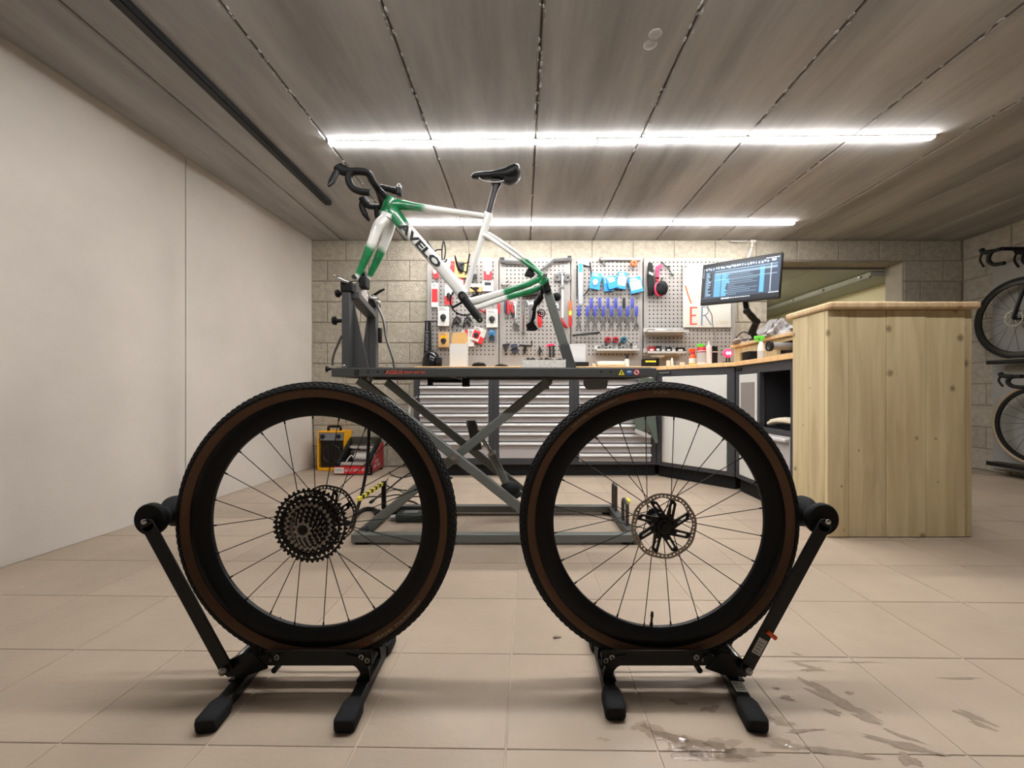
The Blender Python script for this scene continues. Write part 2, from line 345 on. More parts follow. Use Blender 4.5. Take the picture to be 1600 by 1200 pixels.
b = MB(); b.bx(OX1-.004, OX1, YB+.01, YB+.2, 0, OZ); b.bx(OX0, OX1, YB+.01, YB+.2, OZ-.004, OZ)
struct('reveal', b, 'lintel', wb, smooth=False)
# right wall with the blocks that show beside the display board
XR = 4.29
b = MB(); b.bx(XR+.007, XR+.2, -2.6, YB+.2, 0, CZ)
wr = struct('wall_right', b, 'mortar', smooth=False)
for r in range(12):
    z1 = CZ-r*CH; z0 = max(z1-CH, 0.0)
    ys = [YB-(.2 if r % 2 else 0)-.4*i for i in range(-1, 7)]
    for y1, y0 in zip(ys, ys[1:]):
        y1 = min(y1, YB)
        if y1-y0 > .03: block(wr, y0, y1, z0, z1, rot=math.pi/2, at=lambda u, z: (XR+random.uniform(-.001,.001), u, z))
for o in [o for o in wr.children if o.name.startswith('brick')]: o.rotation_euler = (0,0,-math.pi/2)
# left wall: two smooth concrete panels with an open joint
b = MB(); d = V((.05, 1, 0)).normalized(); nn = V((-1, .05, 0)).normalized()
def lw(mb, y0, y1, off, th):
    p = [V((wl(y0),y0,0))+nn*off, V((wl(y1),y1,0))+nn*off]
    q = [p[0], p[1], p[1]+nn*th, p[0]+nn*th]; mb.add(q+[v+Z3*CZ for v in q], [(0,1,2,3),(4,7,6,5),(0,4,5,1),(1,5,6,2),(2,6,7,3),(3,7,4,0)])
lw(b, -2.65, YB+.15, .03, .2)
wlft = struct('wall_left', b, 'mortar', smooth=False)
for y0, y1 in ((-2.62, .80), (.806, 2.62), (2.626, YB+.02)):
    q = MB(); lw(q, y0, y1, 0, .03); struct('wall_panel', q, 'plaster', wlft, bevel=.003, smooth=False)
b = MB(); b.bx(-2.6, 4.5, -2.8, -2.65, 0, CZ); struct('wall_front', b, 'plaster', smooth=False)
# ceiling planks
b = MB(); b.bx(-2.7, 4.6, -2.8, YB+.2, CZ+.02, CZ+.2)
ceil = struct('ceiling', b, 'cjoint', smooth=False)
xs = [-2.38, -1.757]+[-.536+.6135*i for i in range(-1, 9)]
for x0, x1 in zip(xs, xs[1:]):
    q = MB(); a, c = x0+.005, x1-.005; e = .008
    for y0, y1 in ((-2.65, YB+.01),):
        q.add([(a,y0,CZ+.02),(c,y0,CZ+.02),(c,y1,CZ+.02),(a,y1,CZ+.02),(a,y0,CZ+.006),(c,y0,CZ+.006),(c,y1,CZ+.006),(a,y1,CZ+.006),(a+e,y0,CZ),(c-e,y0,CZ),(c-e,y1,CZ),(a+e,y1,CZ)],
              [(8,9,10,11),(4,5,9,8),(5,6,10,9),(6,7,11,10),(7,4,8,11),(0,1,5,4),(1,2,6,5),(2,3,7,6),(3,0,4,7)])
    struct('ceiling_plank', q, 'cplank', ceil, smooth=False)
b = MB()                                       # squeezed-out grout along some joints
for x in xs[2:9]:
    for k in range(150):
        y = random.uniform(.9, YB); s_ = random.uniform(.003, .010)
        if random.random() < (.95 if y < 2.4 else .35): b.ball((x+random.choice((-1,1))*random.uniform(.004,.014), y, CZ+.001), (s_*.8, s_*1.6, s_*.45), 6, 4)
b.build('grout_lumps', 'cplank', ceil, kind='stuff')
for x, y in ((1024, 53), (1016, 70)):
    q = MB(); Y = (CZ-H)*F/(VY-y); c = P(x, y, Y); q.lathe((c.x,c.y,CZ-.004), [(.0,0),(.02,0),(.027,.003),(.03,.006)], 16, 'Z'); struct('ceiling_cap', q, 'cplank', ceil)
# passage behind the opening
b = MB(); b.bx(4.0, 4.12, YB+.2, 8.6, 0, 2.2); struct('wall_passage', b, 'passage', smooth=False)
b = MB(); b.bx(2.2, 4.12, 8.5, 8.6, 0, 2.2); struct('wall_end', b, 'passage', smooth=False)
b = MB(); b.bx(2.15, 2.25, YB+.2, 8.6, 0, 2.2); struct('wall_side', b, 'passage', smooth=False)
PZ = H+1.25
b = MB(); b.bx(2.2, 4.1, YB+.2, 8.6, PZ+.012, PZ+.2); cp = struct('ceiling_passage', b, 'cjoint', smooth=False)
for x0, x1 in ((2.25, 2.96), (2.97, 3.58), (3.59, 4.0)):
    q = MB(); q.bx(x0, x1, YB+.2, 8.5, PZ, PZ+.013); struct('ceiling_board', q, 'passceil', cp, smooth=False)
r_ = thing('ceiling_duct', 'dark metal duct with small bolts running along the passage ceiling beyond the wall opening', 'duct', (3.72, 4.4, PZ))
q = MB(); q.bx(3.6, 3.99, 4.3, 8.4, PZ-.05, PZ-.001); q.build('duct_body', 'passceil', r_, bevel=.004)
q = MB(); q.bx(3.585, 3.61, 4.3, 8.4, PZ-.065, PZ-.05); q.build('duct_lip', 'grey', r_)
for k in range(6):
    q = MB(); q.cyl((3.6, 4.42+.55*k, PZ-.03), (3.575, 4.42+.55*k, PZ-.03), .012, 8); q.build('bolt', 'alu', r_)
pl = thing('ceiling_lamp', 'round white lamp on the passage ceiling behind the block wall', 'lamp', (2.7, 5.2, PZ))
q = MB(); q.lathe((2.7,5.2,PZ-.05), [(0,0),(.10,0),(.13,.03),(.13,.05)], 20, 'Z'); q.build('diffuser', mat('passage_lamp', (255,248,228), .5, emit=150.0), pl)
q = MB(); q.lathe((2.7,5.2,PZ-.012), [(0,0),(.14,0),(.14,.012)], 20, 'Z'); q.build('base', 'white', pl)

# LED strips, lit and unlit
def led(a, c, label):
    a, c = V(a), V(c); t = thing('ceiling_light', label, 'light', (a+c)/2, 'LED strips on the ceiling')
    q = MB(); q.bar(a+V((0,0,.0022)), c+V((0,0,.0022)), .030, .0075, (0,1,0)); q.build('housing', 'white', t)
    dz = V((0,0,-.0062)); dd = (c-a).normalized()*.004
    q = MB(); q.bar(a+dz+dd, c+dz-dd, .028, .0092, (0,1,0)); q.build('diffuser', 'led', t)
    for e_ in (a, c): q = MB(); q.box(e_+V((0,0,-.0025)), (.006, .031, .017)); q.build('end_cap', 'white', t)
    ld = bpy.data.lights.new('led_beam', 'AREA'); ld.shape = 'RECTANGLE'; ld.size = (c-a).length-.02; ld.size_y = .024; ld.energy = LED_W*(c-a).length/3.5; ld.color = LED_RGB; ld.spread = math.radians(LED_SPREAD)
    lo = bpy.data.objects.new('led_beam', ld); COL.objects.link(lo); lo.location = (a+c)/2+V((0,0,-.0118)); lo.rotation_euler = (0, 0, math.atan2((c-a).y, (c-a).x)); lo.parent = t; lo.matrix_parent_inverse = Matrix.Translation(-t.location)
zl = CZ-.006
led((-1.144, 2.465, zl), (.436, 2.438, zl), 'bright LED strip on the ceiling above the handlebar, shorter half of the front row')
led((.440, 2.438, zl), (2.377, 2.405, zl), 'bright LED strip on the ceiling above saddle and monitor, longer half of the front row')
led((-1.13, 3.63, zl), (2.37, 3.63, zl), 'bright LED strip on the ceiling close to the block wall and pegboards')
led((-1.45, 1.22, zl), (2.05, 1.22, zl), 'bright LED strip on the ceiling above the two standing wheels')
t = thing('ceiling_rail', 'black unlit linear profile on the concrete ceiling along the smooth wall', 'rail', (-1.505, 1, CZ))
q = MB(); q.bx(-1.53, -1.48, -1.2, 3.23, CZ-.032, CZ-.001); q.build('housing', 'blackm', t, bevel=.003)
q = MB(); q.bx(-1.522, -1.488, -1.19, 3.22, CZ-.036, CZ-.031); q.build('cover', 'black', t)

# ---------------------------------------------------------------- wooden counter
cx0, cx1, cy0, cy1 = 477*2.09/F, 704*2.09/F, 2.09, 2.36
cz = H+(613-484)*2.09/F
t = thing('counter', 'tall pale wooden counter box of knotty vertical planks at the bench end', 'counter', ((cx0+cx1)/2, (cy0+cy1)/2, 0))
q = MB(); q.bx(cx0+.02, cx1-.02, cy0+.02, cy1-.005, .002, cz-.005); q.build('body', 'counter', t)
px = [1293, 1326, 1385.5, 1447, 1509, 1521]; xs_ = [(p-816)*2.09/F for p in px]
for i, (a, c) in enumerate(zip(xs_, xs_[1:])):
    q = MB(); o_ = (.0, .002, .0, .003, .006)[i]; q.bx(a+.001, c-.001, cy0+o_, cy0+.022, .003, cz-.002); q.build('plank', 'counter', t, bevel=.002, smooth=False)
for a, c in ((cy0+.0225, cy0+.14), (cy0+.141, cy1)):
    for X0, X1 in ((cx0, cx0+.02), (cx1-.02, cx1)):
        q = MB(); q.bx(X0, X1, a, c, .003, cz-.002); q.build('plank', 'counter', t, bevel=.002, smooth=False)
q = MB(); q.bx(cx0-.012, (1533.5-816)*2.06/F, cy0-.035, cy1+.05, cz, H+(613-470.5)*2.055/F); q.build('top_board', 'top', t, bevel=.012, seg=3)
# ---------------------------------------------------------------- workbench
YF, ZT, PYF = 3.60, .955, 4.0
A0, A1, A2 = V((-.945, YF+.02, 0)), V((1.165, YF+.02, 0)), V((1.585, 3.10, 0)); A3 = V((1.565, 2.372, 0))
def fx(px, Y=YF+.02): return (px-VX)*Y/F
def fz(py, Y=YF+.02): return H+(VY-py)*Y/F
def drawer(parent, x0, x1, z0, z1, handle=True):
    q = MB(); q.bx(x0+.004, x1-.004, YF+.022, YF+.04, z0+.004, z1-.004); d_ = q.build('drawer', 'drawer', parent, bevel=.002)
    if handle:
        q = MB(); a, c = x0+.006, x1-.006; zt = z1-.006
        q.prism([(0,0),(-.022,-.004),(-.026,-.012),(-.026,-.020),(-.022,-.020),(-.021,-.012),(0,-.009)], (a, YF+.022, zt), (0,1,0), (0,0,1), (1,0,0), c-a); q.build('handle', 'drawerh', d_)
spec = [('dark steel tool cabinet with pale drawers behind the scissor arms, nearest the yellow heater', A0.x, -.25, fx(655), fx(764), [590,604.3,618.8,633.3,648,662.5,677,692], 717),
        ('dark steel tool cabinet with pale drawers in the middle of the bench', -.25, .455, fx(779), fx(890), [590,604.3,618.8,633.3,648,662.5,677,692], 717),
        ('dark steel tool cabinet with pale drawers beside the angled corner cabinet', .455, A1.x, fx(904), fx(1018), [590,604.3,619,634,649,664,679.5,694.7,710], 722)]
for lab, x0, x1, d0, d1, ys, yb in spec:
    t = thing('tool_cabinet', lab, 'cabinet', ((x0+x1)/2, 3.8, 0), 'tool cabinets under the bench')
    q = MB(); q.bx(x0, d0, YF+.02, YF+.06, .1, ZT-.034); q.bx(d1, x1-.001, YF+.02, YF+.06, .1, ZT-.034); q.bx(d0, d1, YF+.02, YF+.06, fz(ys[0]-3), ZT-.034); q.bx(d0, d1, YF+.02, YF+.06, .1, fz(yb))
    q.build('frame', 'frame', t, bevel=.002)
    q = MB(); q.bx(x0, x1-.001, YF+.055, YB-.03, .1, ZT-.034); q.build('carcass', 'frame', t)
    q = MB(); q.bx(x0, x1-.001, YF+.05, YB-.04, .001, .1); q.build('plinth', 'blackm', t)
    zs = [fz(y-2) for y in ys]+[fz(yb)]
    for z1, z0 in zip(zs, zs[1:]): drawer(t, d0, d1, z0, z1)
# corner cabinet, angled
def quad_frame(p0, p1): 
    u = (p1-p0); L_ = u.length; u.normalize(); n_ = V((u.y, -u.x, 0)); return u, n_, L_   # n_ points out of the front
u, n_, L_ = quad_frame(A1, A2)
def loc_box(q, p0, u, n_, a, c, z0, z1, o0, o1):
    v = [p0+u*x+n_*o+Z3*z for x in (a,c) for o in (o0,o1) for z in (z0,z1)]
    q.add(v, [(0,1,3,2),(4,6,7,5),(0,4,5,1),(2,3,7,6),(0,2,6,4),(1,5,7,3)])
t = thing('corner_cabinet', 'dark angled corner cabinet with one plain pale door', 'cabinet', (1.6, 3.6, 0))
q = MB(); fr = .055
for a, c, z0, z1 in ((.002, fr, .1, ZT-.034), (L_-fr, L_-.002, .1, ZT-.034), (fr, L_-fr, .868, ZT-.034), (fr, L_-fr, .1, .128)): loc_box(q, A1, u, n_, a, c, z0, z1, -.04, 0)
q.build('frame', 'frame', t, bevel=.002)
q = MB(); pts = [A1-n_*.041+u*.003, A2-n_*.041-u*.003, V((2.1,3.12,0)), V((2.2,YB-.03,0)), V((1.18,YB-.03,0))]
q.prism([(p.x,p.y) for p in pts], (0,0,.1), (1,0,0), (0,1,0), (0,0,1), ZT-.135); q.build('carcass', 'frame', t)
q = MB(); loc_box(q, A1, u, n_, .01, L_-.01, .001, .1, -.3, -.03); q.build('plinth', 'blackm', t)
q = MB(); loc_box(q, A1, u, n_, fr+.006, L_-fr-.004, .132, .864, -.02, .004); dr = q.build('door', 'doorg', t, bevel=.003)
q = MB(); loc_box(q, A1, u, n_, fr-.03, fr+.09, .885, .908, .001, .008); q.build('badge', 'black', t, bevel=.003)
q = MB(); loc_box(q, A1, u, n_, fr-.02, fr+.08, .892, .900, .008, .0095); q.build('nameplate', 'grey', t)
q = MB(); loc_box(q, A1, u, n_, fr+.01, fr+.03, .14, .85, .004, .016); q.build('handle', 'alu', dr, bevel=.004)
# end cabinet running towards the counter
u2, n2, L2 = quad_frame(A2, A3)
t = thing('end_cabinet', 'dark bench end cabinet with mesh window door, open compartment and pale drawer', 'cabinet', (1.8, 2.75, 0))
def lb(q, y1, y0, z0, z1, o0, o1): loc_box(q, A2, u2, n2, A2.y-y1, A2.y-y0, z0, z1, o0, o1)
q = MB(); ym, ye = 2.79, 2.41
for args in ((3.09,3.035,.1,ZT-.034),(ym,ym-.03,.1,ZT-.034),(ye+.02,2.375,.1,ZT-.034),(3.035,ym,.862,ZT-.034),(ym-.03,ye+.02,.862,ZT-.034),(3.035,ym,.1,.128),(ym-.03,ye+.02,.1,.128),(ym-.03,ye+.02,.47,.50)): lb(q, *args, -.03, 0)
q.build('frame', 'frame', t, bevel=.002)
q = MB(); lb(q,3.08,ym-.005,.12,ZT-.04,-.5,-.032); lb(q,ym-.006,2.38,.12,.485,-.5,-.045); lb(q,ym-.006,2.38,.1,ZT-.036,-.5,-.47); lb(q,2.385,2.38,.48,ZT-.036,-.47,-.03); lb(q,ym-.006,2.38,ZT-.05,ZT-.036,-.47,-.03); q.build('carcass', 'frame', t)
q = MB(); lb(q, 3.08, 2.39, .001, .1, -.4, -.03); q.build('plinth', 'blackm', t)
q = MB(); lb(q, 3.03, ym+.004, .132, .858, -.02, .003); dr = q.build('door', 'doorg', t, bevel=.003)
q = MB(); lb(q, 3.0, ym+.03, .40, .80, .003, .007); q.build('mesh_window', mat('mesh_grey', (128,122,116), .7, var=.25, scale=200), dr)
q = MB(); lb(q, 3.075, 2.99, .885, .908, .001, .008); q.build('badge', 'black', t, bevel=.003)
q = MB(); lb(q, ym-.034, ye+.024, .13, .466, -.02, .002); dr = q.build('drawer', 'drawer', t, bevel=.003)
q = MB(); lb(q, ym-.036, ye+.026, .435, .455, .002, .028); q.build('handle', 'drawerh', dr, bevel=.004)
s_ = thing('loose_saddle', 'pale slim saddle lying in the open compartment of the bench end cabinet', 'saddle', (1.66, 2.56, .486))
q = MB(); q.sweep(arc([(1.62,2.73,.525),(1.64,2.66,.548),(1.66,2.56,.553),(1.67,2.46,.548)]), [(.02,.014)]*3+[(.034,.02)]*6+[(.05,.022)]*7+[(.055,.02)]*3, (1,0,0), 10); q.build('shell', 'cream', s_)
q = MB(); q.sweep(arc([(1.64,2.68,.52),(1.655,2.6,.495),(1.665,2.48,.497)]), .006); q.bx(1.64,1.69,2.45,2.6,.4865,.515); q.build('rails', 'blackm', s_)
# worktop: three butted boards
t = thing('worktop', 'long pale beech worktop bending along the tool cabinets', 'worktop', (.5, 3.8, ZT-.033))
def slab(poly): q = MB(); q.prism(poly, (0,0,ZT-.032), (1,0,0), (0,1,0), (0,0,1), .032); q.build('worktop_board', 'bench', t, bevel=.003, smooth=False)
F1, F2, F3 = V((1.172, YF, 0)), V((1.566, 3.095, 0)), V((1.548, 2.366, 0))
slab([(fx(647,YF), YF), (1.172, YF), (1.172, PYF-.006), (fx(647,YF), PYF-.006)])
slab([(1.1745, YF), (F2.x, F2.y), (2.16, 3.12), (2.3, PYF-.006), (1.1745, PYF-.006)])
slab([(F2.x+.001, F2.y-.003), (F3.x, F3.y), (2.12, F3.y), (2.16, 3.116)])

# raised box shelf along the end bench
t = thing('socket_shelf', 'pale wooden socket shelf standing on the worktop beside the counter', 'shelf', (1.85, 2.9, ZT))
sx = 1.80; zs0, zs1 = ZT+.001, 1.128
for z0, z1, ya, yb in ((zs0, zs0+.02, 2.372, 3.52), (zs1-.028, zs1-.022, 2.372, 3.5),):
    q = MB(); q.bx(sx, sx+.2, ya, yb, z0, z1); q.build('board', 'counter', t)
q = MB(); q.bx(sx-.006, sx+.02, 2.372, 2.75, zs0+.02, zs1-.028); q.bx(sx-.006, sx+.02, 2.93, 3.22, zs0+.02, zs1-.028); q.bx(sx-.006,sx+.02,3.42,3.5,zs0+.02,zs1-.028)
q.bx(sx-.006,sx+.02,2.75,2.93,zs1-.05,zs1-.028); q.bx(sx-.006,sx+.02,2.75,2.93,zs0+.02,zs0+.04); q.bx(sx-.006,sx+.02,3.22,3.42,zs1-.075,zs1-.028); q.build('front_board', 'counter', t, smooth=False)
q = MB(); q.bx(sx-.006, sx+.2, 3.5, 3.52, zs0, zs1-.022); q.build('end_board', 'counter', t)
q = MB(); q.bx(sx-.03, sx+.22, 2.372, 3.55, zs1-.022, zs1+.004); q.build('top_board', 'top', t, bevel=.004)
q = MB(); q.bx(sx+.03, sx+.06, 2.72, 2.96, zs0+.02, zs1-.03); q.build('socket_back', 'blackm', t)
k = thing('black_box', 'small black box standing on the worktop in front of the socket shelf', 'box', (1.74, 3.17, ZT))
q = MB(); q.bx(1.70, 1.78, 3.12, 3.22, ZT+.001, ZT+.085); q.build('case', 'blackm', k, bevel=.006)
q = MB(); q.bx(1.697, 1.70, 3.13, 3.21, ZT+.012, ZT+.075); q.build('front', 'black', k)
k = thing('steel_tube', 'grey metal tube poking out of the dark socket opening of the shelf', 'tube', (1.8, 2.8, ZT+.1))
q = MB(); q.lathe((1.66,2.80,ZT+.085), [(.020,0),(.026,0),(.026,.165),(.02,.165),(.02,0)], 16, 'X'); q.build('sleeve', 'grey', k)
q = MB(); q.lathe((1.655,2.80,ZT+.085), [(.024,0),(.034,0),(.034,.02),(.024,.02),(.024,0)], 16, 'X'); q.build('collar', 'blackm', k)

# ---------------------------------------------------------------- pegboards with real holes
PYF = 4.0; pit = .0385; hr = .0062
PTOP, PBOT = H+(613-403)*PYF/F, ZT-.02
for lab, x0, x1 in (('pale grey pegboard behind the bike crank, hung with red and white packs', 667.5, 779), ('pale grey pegboard hung with wrenches and screwdrivers behind the bike derailleur', 780.5, 891),
                    ('pale grey pegboard hung with blue cone wrenches and blue packs', 892.5, 1004), ('pale grey wide pegboard carrying the whiteboard and two small shelves', 1006, 1149)):
    a, c = (x0-VX)*PYF/F, (x1-VX)*PYF/F
    t = thing('pegboard', lab, 'pegboard', ((a+c)/2, PYF, ZT), 'pegboards on the block wall')
    n = int((c-a-.07)/pit); m_ = int((PTOP-PBOT-.13)/pit); ox = (a+c)/2-n*pit/2; oz = PTOP-.022-m_*pit
    q = MB()
    for i in range(n):
        for j in range(m_):
            X0, Z0 = ox+i*pit, oz+j*pit; X1, Z1 = X0+pit, Z0+pit; mx_, mz_ = X0+pit/2, Z0+pit/2
            o4 = [(X0,Z0),(X1,Z0),(X1,Z1),(X0,Z1)]; i4 = [(mx_-hr,mz_-hr),(mx_+hr,mz_-hr),(mx_+hr,mz_+hr),(mx_-hr,mz_+hr)]
            q.add([(x,PYF,z) for x,z in o4]+[(x,PYF,z) for x,z in i4]+[(x,PYF+.004,z) for x,z in i4], [f for k_ in range(4) for f in ((k_,(k_+1)%4,4+(k_+1)%4,4+k_),(4+k_,4+(k_+1)%4,8+(k_+1)%4,8+k_))])
    me = bpy.data.meshes.new('panel'); me.from_pydata(q.v, [], q.f); link('panel', me, 'peg', t)
    q = MB(); q.bx(a, ox, PYF, PYF+.02, PBOT, PTOP); q.bx(ox+n*pit, c, PYF, PYF+.02, PBOT, PTOP); q.bx(ox, ox+n*pit, PYF, PYF+.02, oz+m_*pit, PTOP); q.bx(ox, ox+n*pit, PYF, PYF+.02, PBOT, oz); q.build('border', 'peg', t, smooth=False)
    q = MB(); q.bx(a, c, PYF+.022, YB-.005, PBOT+.05, PTOP-.03); q.build('hole_shade', 'blackm', t)  # black sheet standing in for the shaded gap behind the holes
    for e_ in (a+.018, c-.018): q = MB(); q.bx(e_-.008, e_+.008, PYF-.0035, PYF, PBOT+.03, PTOP); q.build('edge_rib', 'peg', t, bevel=.0015)

# ---------------------------------------------------------------- packs and tools on the pegboards
PF = PYF-.005; S = PF/F
def hookp(x, y, d, parent):
    q = MB(); p = P(x, y, PF); q.cyl((p.x, PF-d, p.z), (p.x, PYF-.0006, p.z), .0025, 6); q.cyl((p.x, PF-d, p.z), (p.x, PF-d-.001, p.z+.012), .0025, 6); q.build('hook', 'hook', parent)
def pack(x, y, wd, hg, rot, base, accent, item, label, th=.004, d=.02, lay='low', Y=None, group='packs on the pegboards', name='blister_pack', text=None):
    Yc = Y or PF-d; c = P(x, y, Yc); s_ = Yc/F; w_, h_ = wd*s_, hg*s_; r = math.radians(rot)
    U, W, N_ = V((math.cos(r),0,math.sin(r))), V((-math.sin(r),0,math.cos(r))), V((0,-1,0))
    t = thing(name, label, 'pack', (c.x, PYF, c.z), group)
    def rect(q, a0, a1, b0, b1, o, th_): q.prism([(a0*w_,b0*h_),(a1*w_,b0*h_),(a1*w_,b1*h_),(a0*w_,b1*h_)], c+N_*o, U, W, N_, th_)
    q = MB(); hole = .06; rect(q, -.5, .5, -.5, .5, 0, th); q.build('card', base, t, bevel=.0015)
    q = MB()
    if lay == 'low': rect(q, -.5, .5, -.5, -.05, th, .0012)
    elif lay == 'top': rect(q, -.5, .5, .15, .5, th, .0012)
    elif lay == 'side': rect(q, .05, .5, -.5, .5, th, .0012)
    elif lay == 'mid': rect(q, -.42, .42, -.3, .25, th, .0012)
    elif lay == 'label': rect(q, -.3, .3, .05, .35, th, .0012)
    q.build('printed_band', accent, t)
    if item:
        q = MB(); q.ball(c+N_*(th+.004)-W*h_*.05, (w_*.28, .008, h_*.17), 10, 6); q.box(c+N_*(th+.006)-W*h_*.2, (w_*.3, .01, h_*.12)); q.build('contents', item, t)
    q = MB()
    for k_ in range(3): rect(q, -.38, .1+.1*k_, .42-.06*k_, .445-.06*k_, th+.0012, .0006)
    q.build('print_lines', 'grey' if base in ('white','paper','tanb') else 'white', t)
    if Y is None: hookp(x-wd*.12*math.sin(r), y-hg*.42, d-.004, t)
    return t
R_ = 'red'
pack(702, 421, 17, 26, -6, 'white', R_, None, 'tall white and red pack behind the upper down tube', lay='side')
pack(680.5, 428, 8, 15, 20, R_, 'white', None, 'small red pack peeking out under the down tube lettering', lay='label')
pack(720.5, 420, 19, 29, 0, 'tanb', 'ink', 'ink', 'tan cardboard pack behind the seat tube bottle cage', lay='label', th=.02)
pack(762.5, 422, 13, 30, 0, 'white', R_, 'lgrey', 'white pack with red foot hanging alone beside the seat tube', lay='low')
pack(718, 442.5, 14, 17, 4, R_, 'white', None, 'red square pack behind the lower seat tube', lay='mid')
pack(762.5, 447.5, 17, 16, 0, 'white', 'ink', None, 'white flat box with thin black line above the chainstay', lay='label', th=.018)
pack(743.5, 450, 19, 12, 0, 'tanb', 'cream', 'ink', 'tan pack between seat tube and chainstay', lay='top')
pack(679.5, 461, 11, 38, 0, 'white', R_, None, 'tall white and red pack at the outer edge under the down tube', lay='mid')
pack(701, 461, 12, 31, 0, 'white', R_, 'ink', 'white pack partly behind the crank ring', lay='low')
pack(693.5, 495, 17, 30, 0, 'white', 'white', 'ink', 'white box with a dark part printed on it near the block wall', lay='label', th=.03)
pack(769, 498, 17.5, 28, 0, 'white', 'lgrey', 'ink', 'white box with a dark part printed on it beside the crank arm end', lay='mid', th=.03)
pack(694, 531.5, 16, 23, 0, 'tanb', 'yellow', 'ink', 'yellow cardboard pack above the black lamp shell', lay='label', th=.03)
pack(726, 521, 10, 11, 0, 'white', R_, None, 'small white pack with red window above the cardboard box', lay='side')
pack(736, 528, 10, 27, 0, 'white', 'lgrey', None, 'narrow white pack behind the cardboard box', lay='label')
pack(750.5, 525.5, 13, 24, -18, 'white', R_, None, 'rearmost red card in the tilted fan of cards', lay='low', d=.016)
pack(747.5, 524, 13, 24, -14, 'white', R_, None, 'middle red card in the tilted fan of cards', lay='low', d=.023)
pack(744.5, 522, 13, 22, -20, 'white', R_, 'ink', 'front red card with black part in the tilted fan of cards', lay='mid', d=.03)
pack(768.5, 524, 9, 18, 0, 'blue', 'navy', 'ink', 'small blue pack under the white box by the crank arm', lay='low')
# blue packs on the third board
pack(930, 440, 16, 25, -10, 'blue', 'blue', 'lgrey', 'blue pack next to the long cutter', lay='label', th=.02)
pack(950, 444, 15, 23, 6, 'blue', 'white', None, 'lower blue pack behind the tilted one above the cone wrenches', lay='label', th=.02, d=.012)
pack(956, 442, 16, 19, 16, 'blue', 'white', None, 'tilted blue pack in the middle above the cone wrenches', lay='label', th=.02, d=.034)
pack(971, 439, 15, 26, -8, 'blue', 'white', None, 'upright blue pack in the middle of the blue packs', lay='mid', th=.02)
pack(992.5, 446, 20, 24, 14, 'blue', 'white', None, 'big tilted blue pack beside the black gloves', lay='mid', th=.02)

def tool(name, label, cat, x, y, group=None):
    p = P(x, y, PF); return thing(name, label, cat, (p.x, PYF, p.z), group)
def T(pts, r, m, name, parent, d=.015, seg=8, sq=1):   # a rod drawn through picture points on the board
    q = MB(); q.sweep([P(x, y, PF-d) for x, y in pts], [tuple(v*S for v in k_) if isinstance(k_, tuple) else k_*S for k_ in r] if isinstance(r, list) else r*S, (0,1,0), seg, sq); return q.build(name, m, parent)
def PLATE(poly, m, name, parent, d=.012, th=.006):
    q = MB(); pp = [P(x, y, PF-d) for x, y in poly]; q.prism([(p.x, p.z) for p in pp], (0, PF-d, 0), (1,0,0), (0,0,1), (0,1,0), th); return q.build(name, m, parent, bevel=.001)
# cone wrenches
def cone_wrench(x, y0, y1, label, hm='dblue'):
    t = tool('cone_wrench', label, 'wrench', x, (y0+y1)/2, 'cone wrenches on the pegboard'); hl = (y1-y0)
    ym_ = y0+hl*.45
    T([(x,y0),(x,y0+1.5),(x,y0+hl*.2),(x,ym_-1),(x,ym_)], [(1,1),(1.2,2.2),(1.2,2.5),(1.2,2.2),(.8,1.4)], hm, 'handle', t, .014)
    PLATE([(x-1.1,ym_-1),(x+1.1,ym_-1),(x+1.3,y1-10),(x+3.6,y1-5.5),(x+3.4,y1-1.5),(x+1.8,y1),(x+1.5,y1-4),(x,y1-5.6),(x-1.5,y1-4),(x-1.8,y1),(x-3.4,y1-1.5),(x-3.6,y1-5.5),(x-1.3,y1-10)], 'steeld', 'jaw', t, .014)
    hookp(x, y0+1.5, .012, t)
ordw = ['first','second','third','fourth','fifth','sixth','seventh','eighth']
for k_, x in enumerate((924,937,950,962,975,988)):
    cone_wrench(x, 465, 502, f'{ordw[k_]} wrench from the cutter in the upper row of cone wrenches'+(', black handle' if k_ == 4 else ', blue handle'), 'ink' if k_ == 4 else 'dblue')
for k_, x in enumerate((904.5,917.7,929.7,943,955.5,968.5,980.8,994.5)):
    cone_wrench(x, 478, 514, f'{ordw[k_]} wrench from the red screwdriver in the lower row of cone wrenches, blue handle')
# wrenches, screwdrivers, pliers on the second board
t = tool('adjustable_wrench', 'bright adjustable wrench hanging jaw down under the chainstay', 'wrench', 806, 495)
T([(804.5,474),(805,490),(805.5,505)], [(1,2),(1,1.6),(1,2)], 'chrome', 'shaft', t); PLATE([(803,503),(808,503),(811,509),(810.5,513),(808,518),(806.5,518),(807,512),(804.5,512),(803.5,519),(800.5,513),(801,508)], 'chrome', 'jaw', t); PLATE([(801.5,471),(808,471),(808,477),(801.5,477)], 'steel', 'ring', t); hookp(805, 472, .012, t)
t = tool('slim_wrench', 'slim steel wrench with slotted handle hanging under the chainstay', 'wrench', 817.5, 498)
PLATE([(815.5,472),(819.7,472),(819.7,492),(815.5,492)], 'steeld', 'handle', t); T([(817.6,490),(817.6,518)], (1.0*1,2.0*1) if 0 else 1.7, 'chrome', 'shaft', t); q = MB(); p = P(817.5,521,PF-.015); q.lathe(p-Y3*.004, [(.008,0),(.018,0),(.018,.008),(.008,.008),(.008,0)], 14); q.build('ring', 'chrome', t); hookp(817.6, 474, .012, t)
t = tool('box_wrench', 'grey box wrench hanging behind the derailleur', 'wrench', 829, 488)
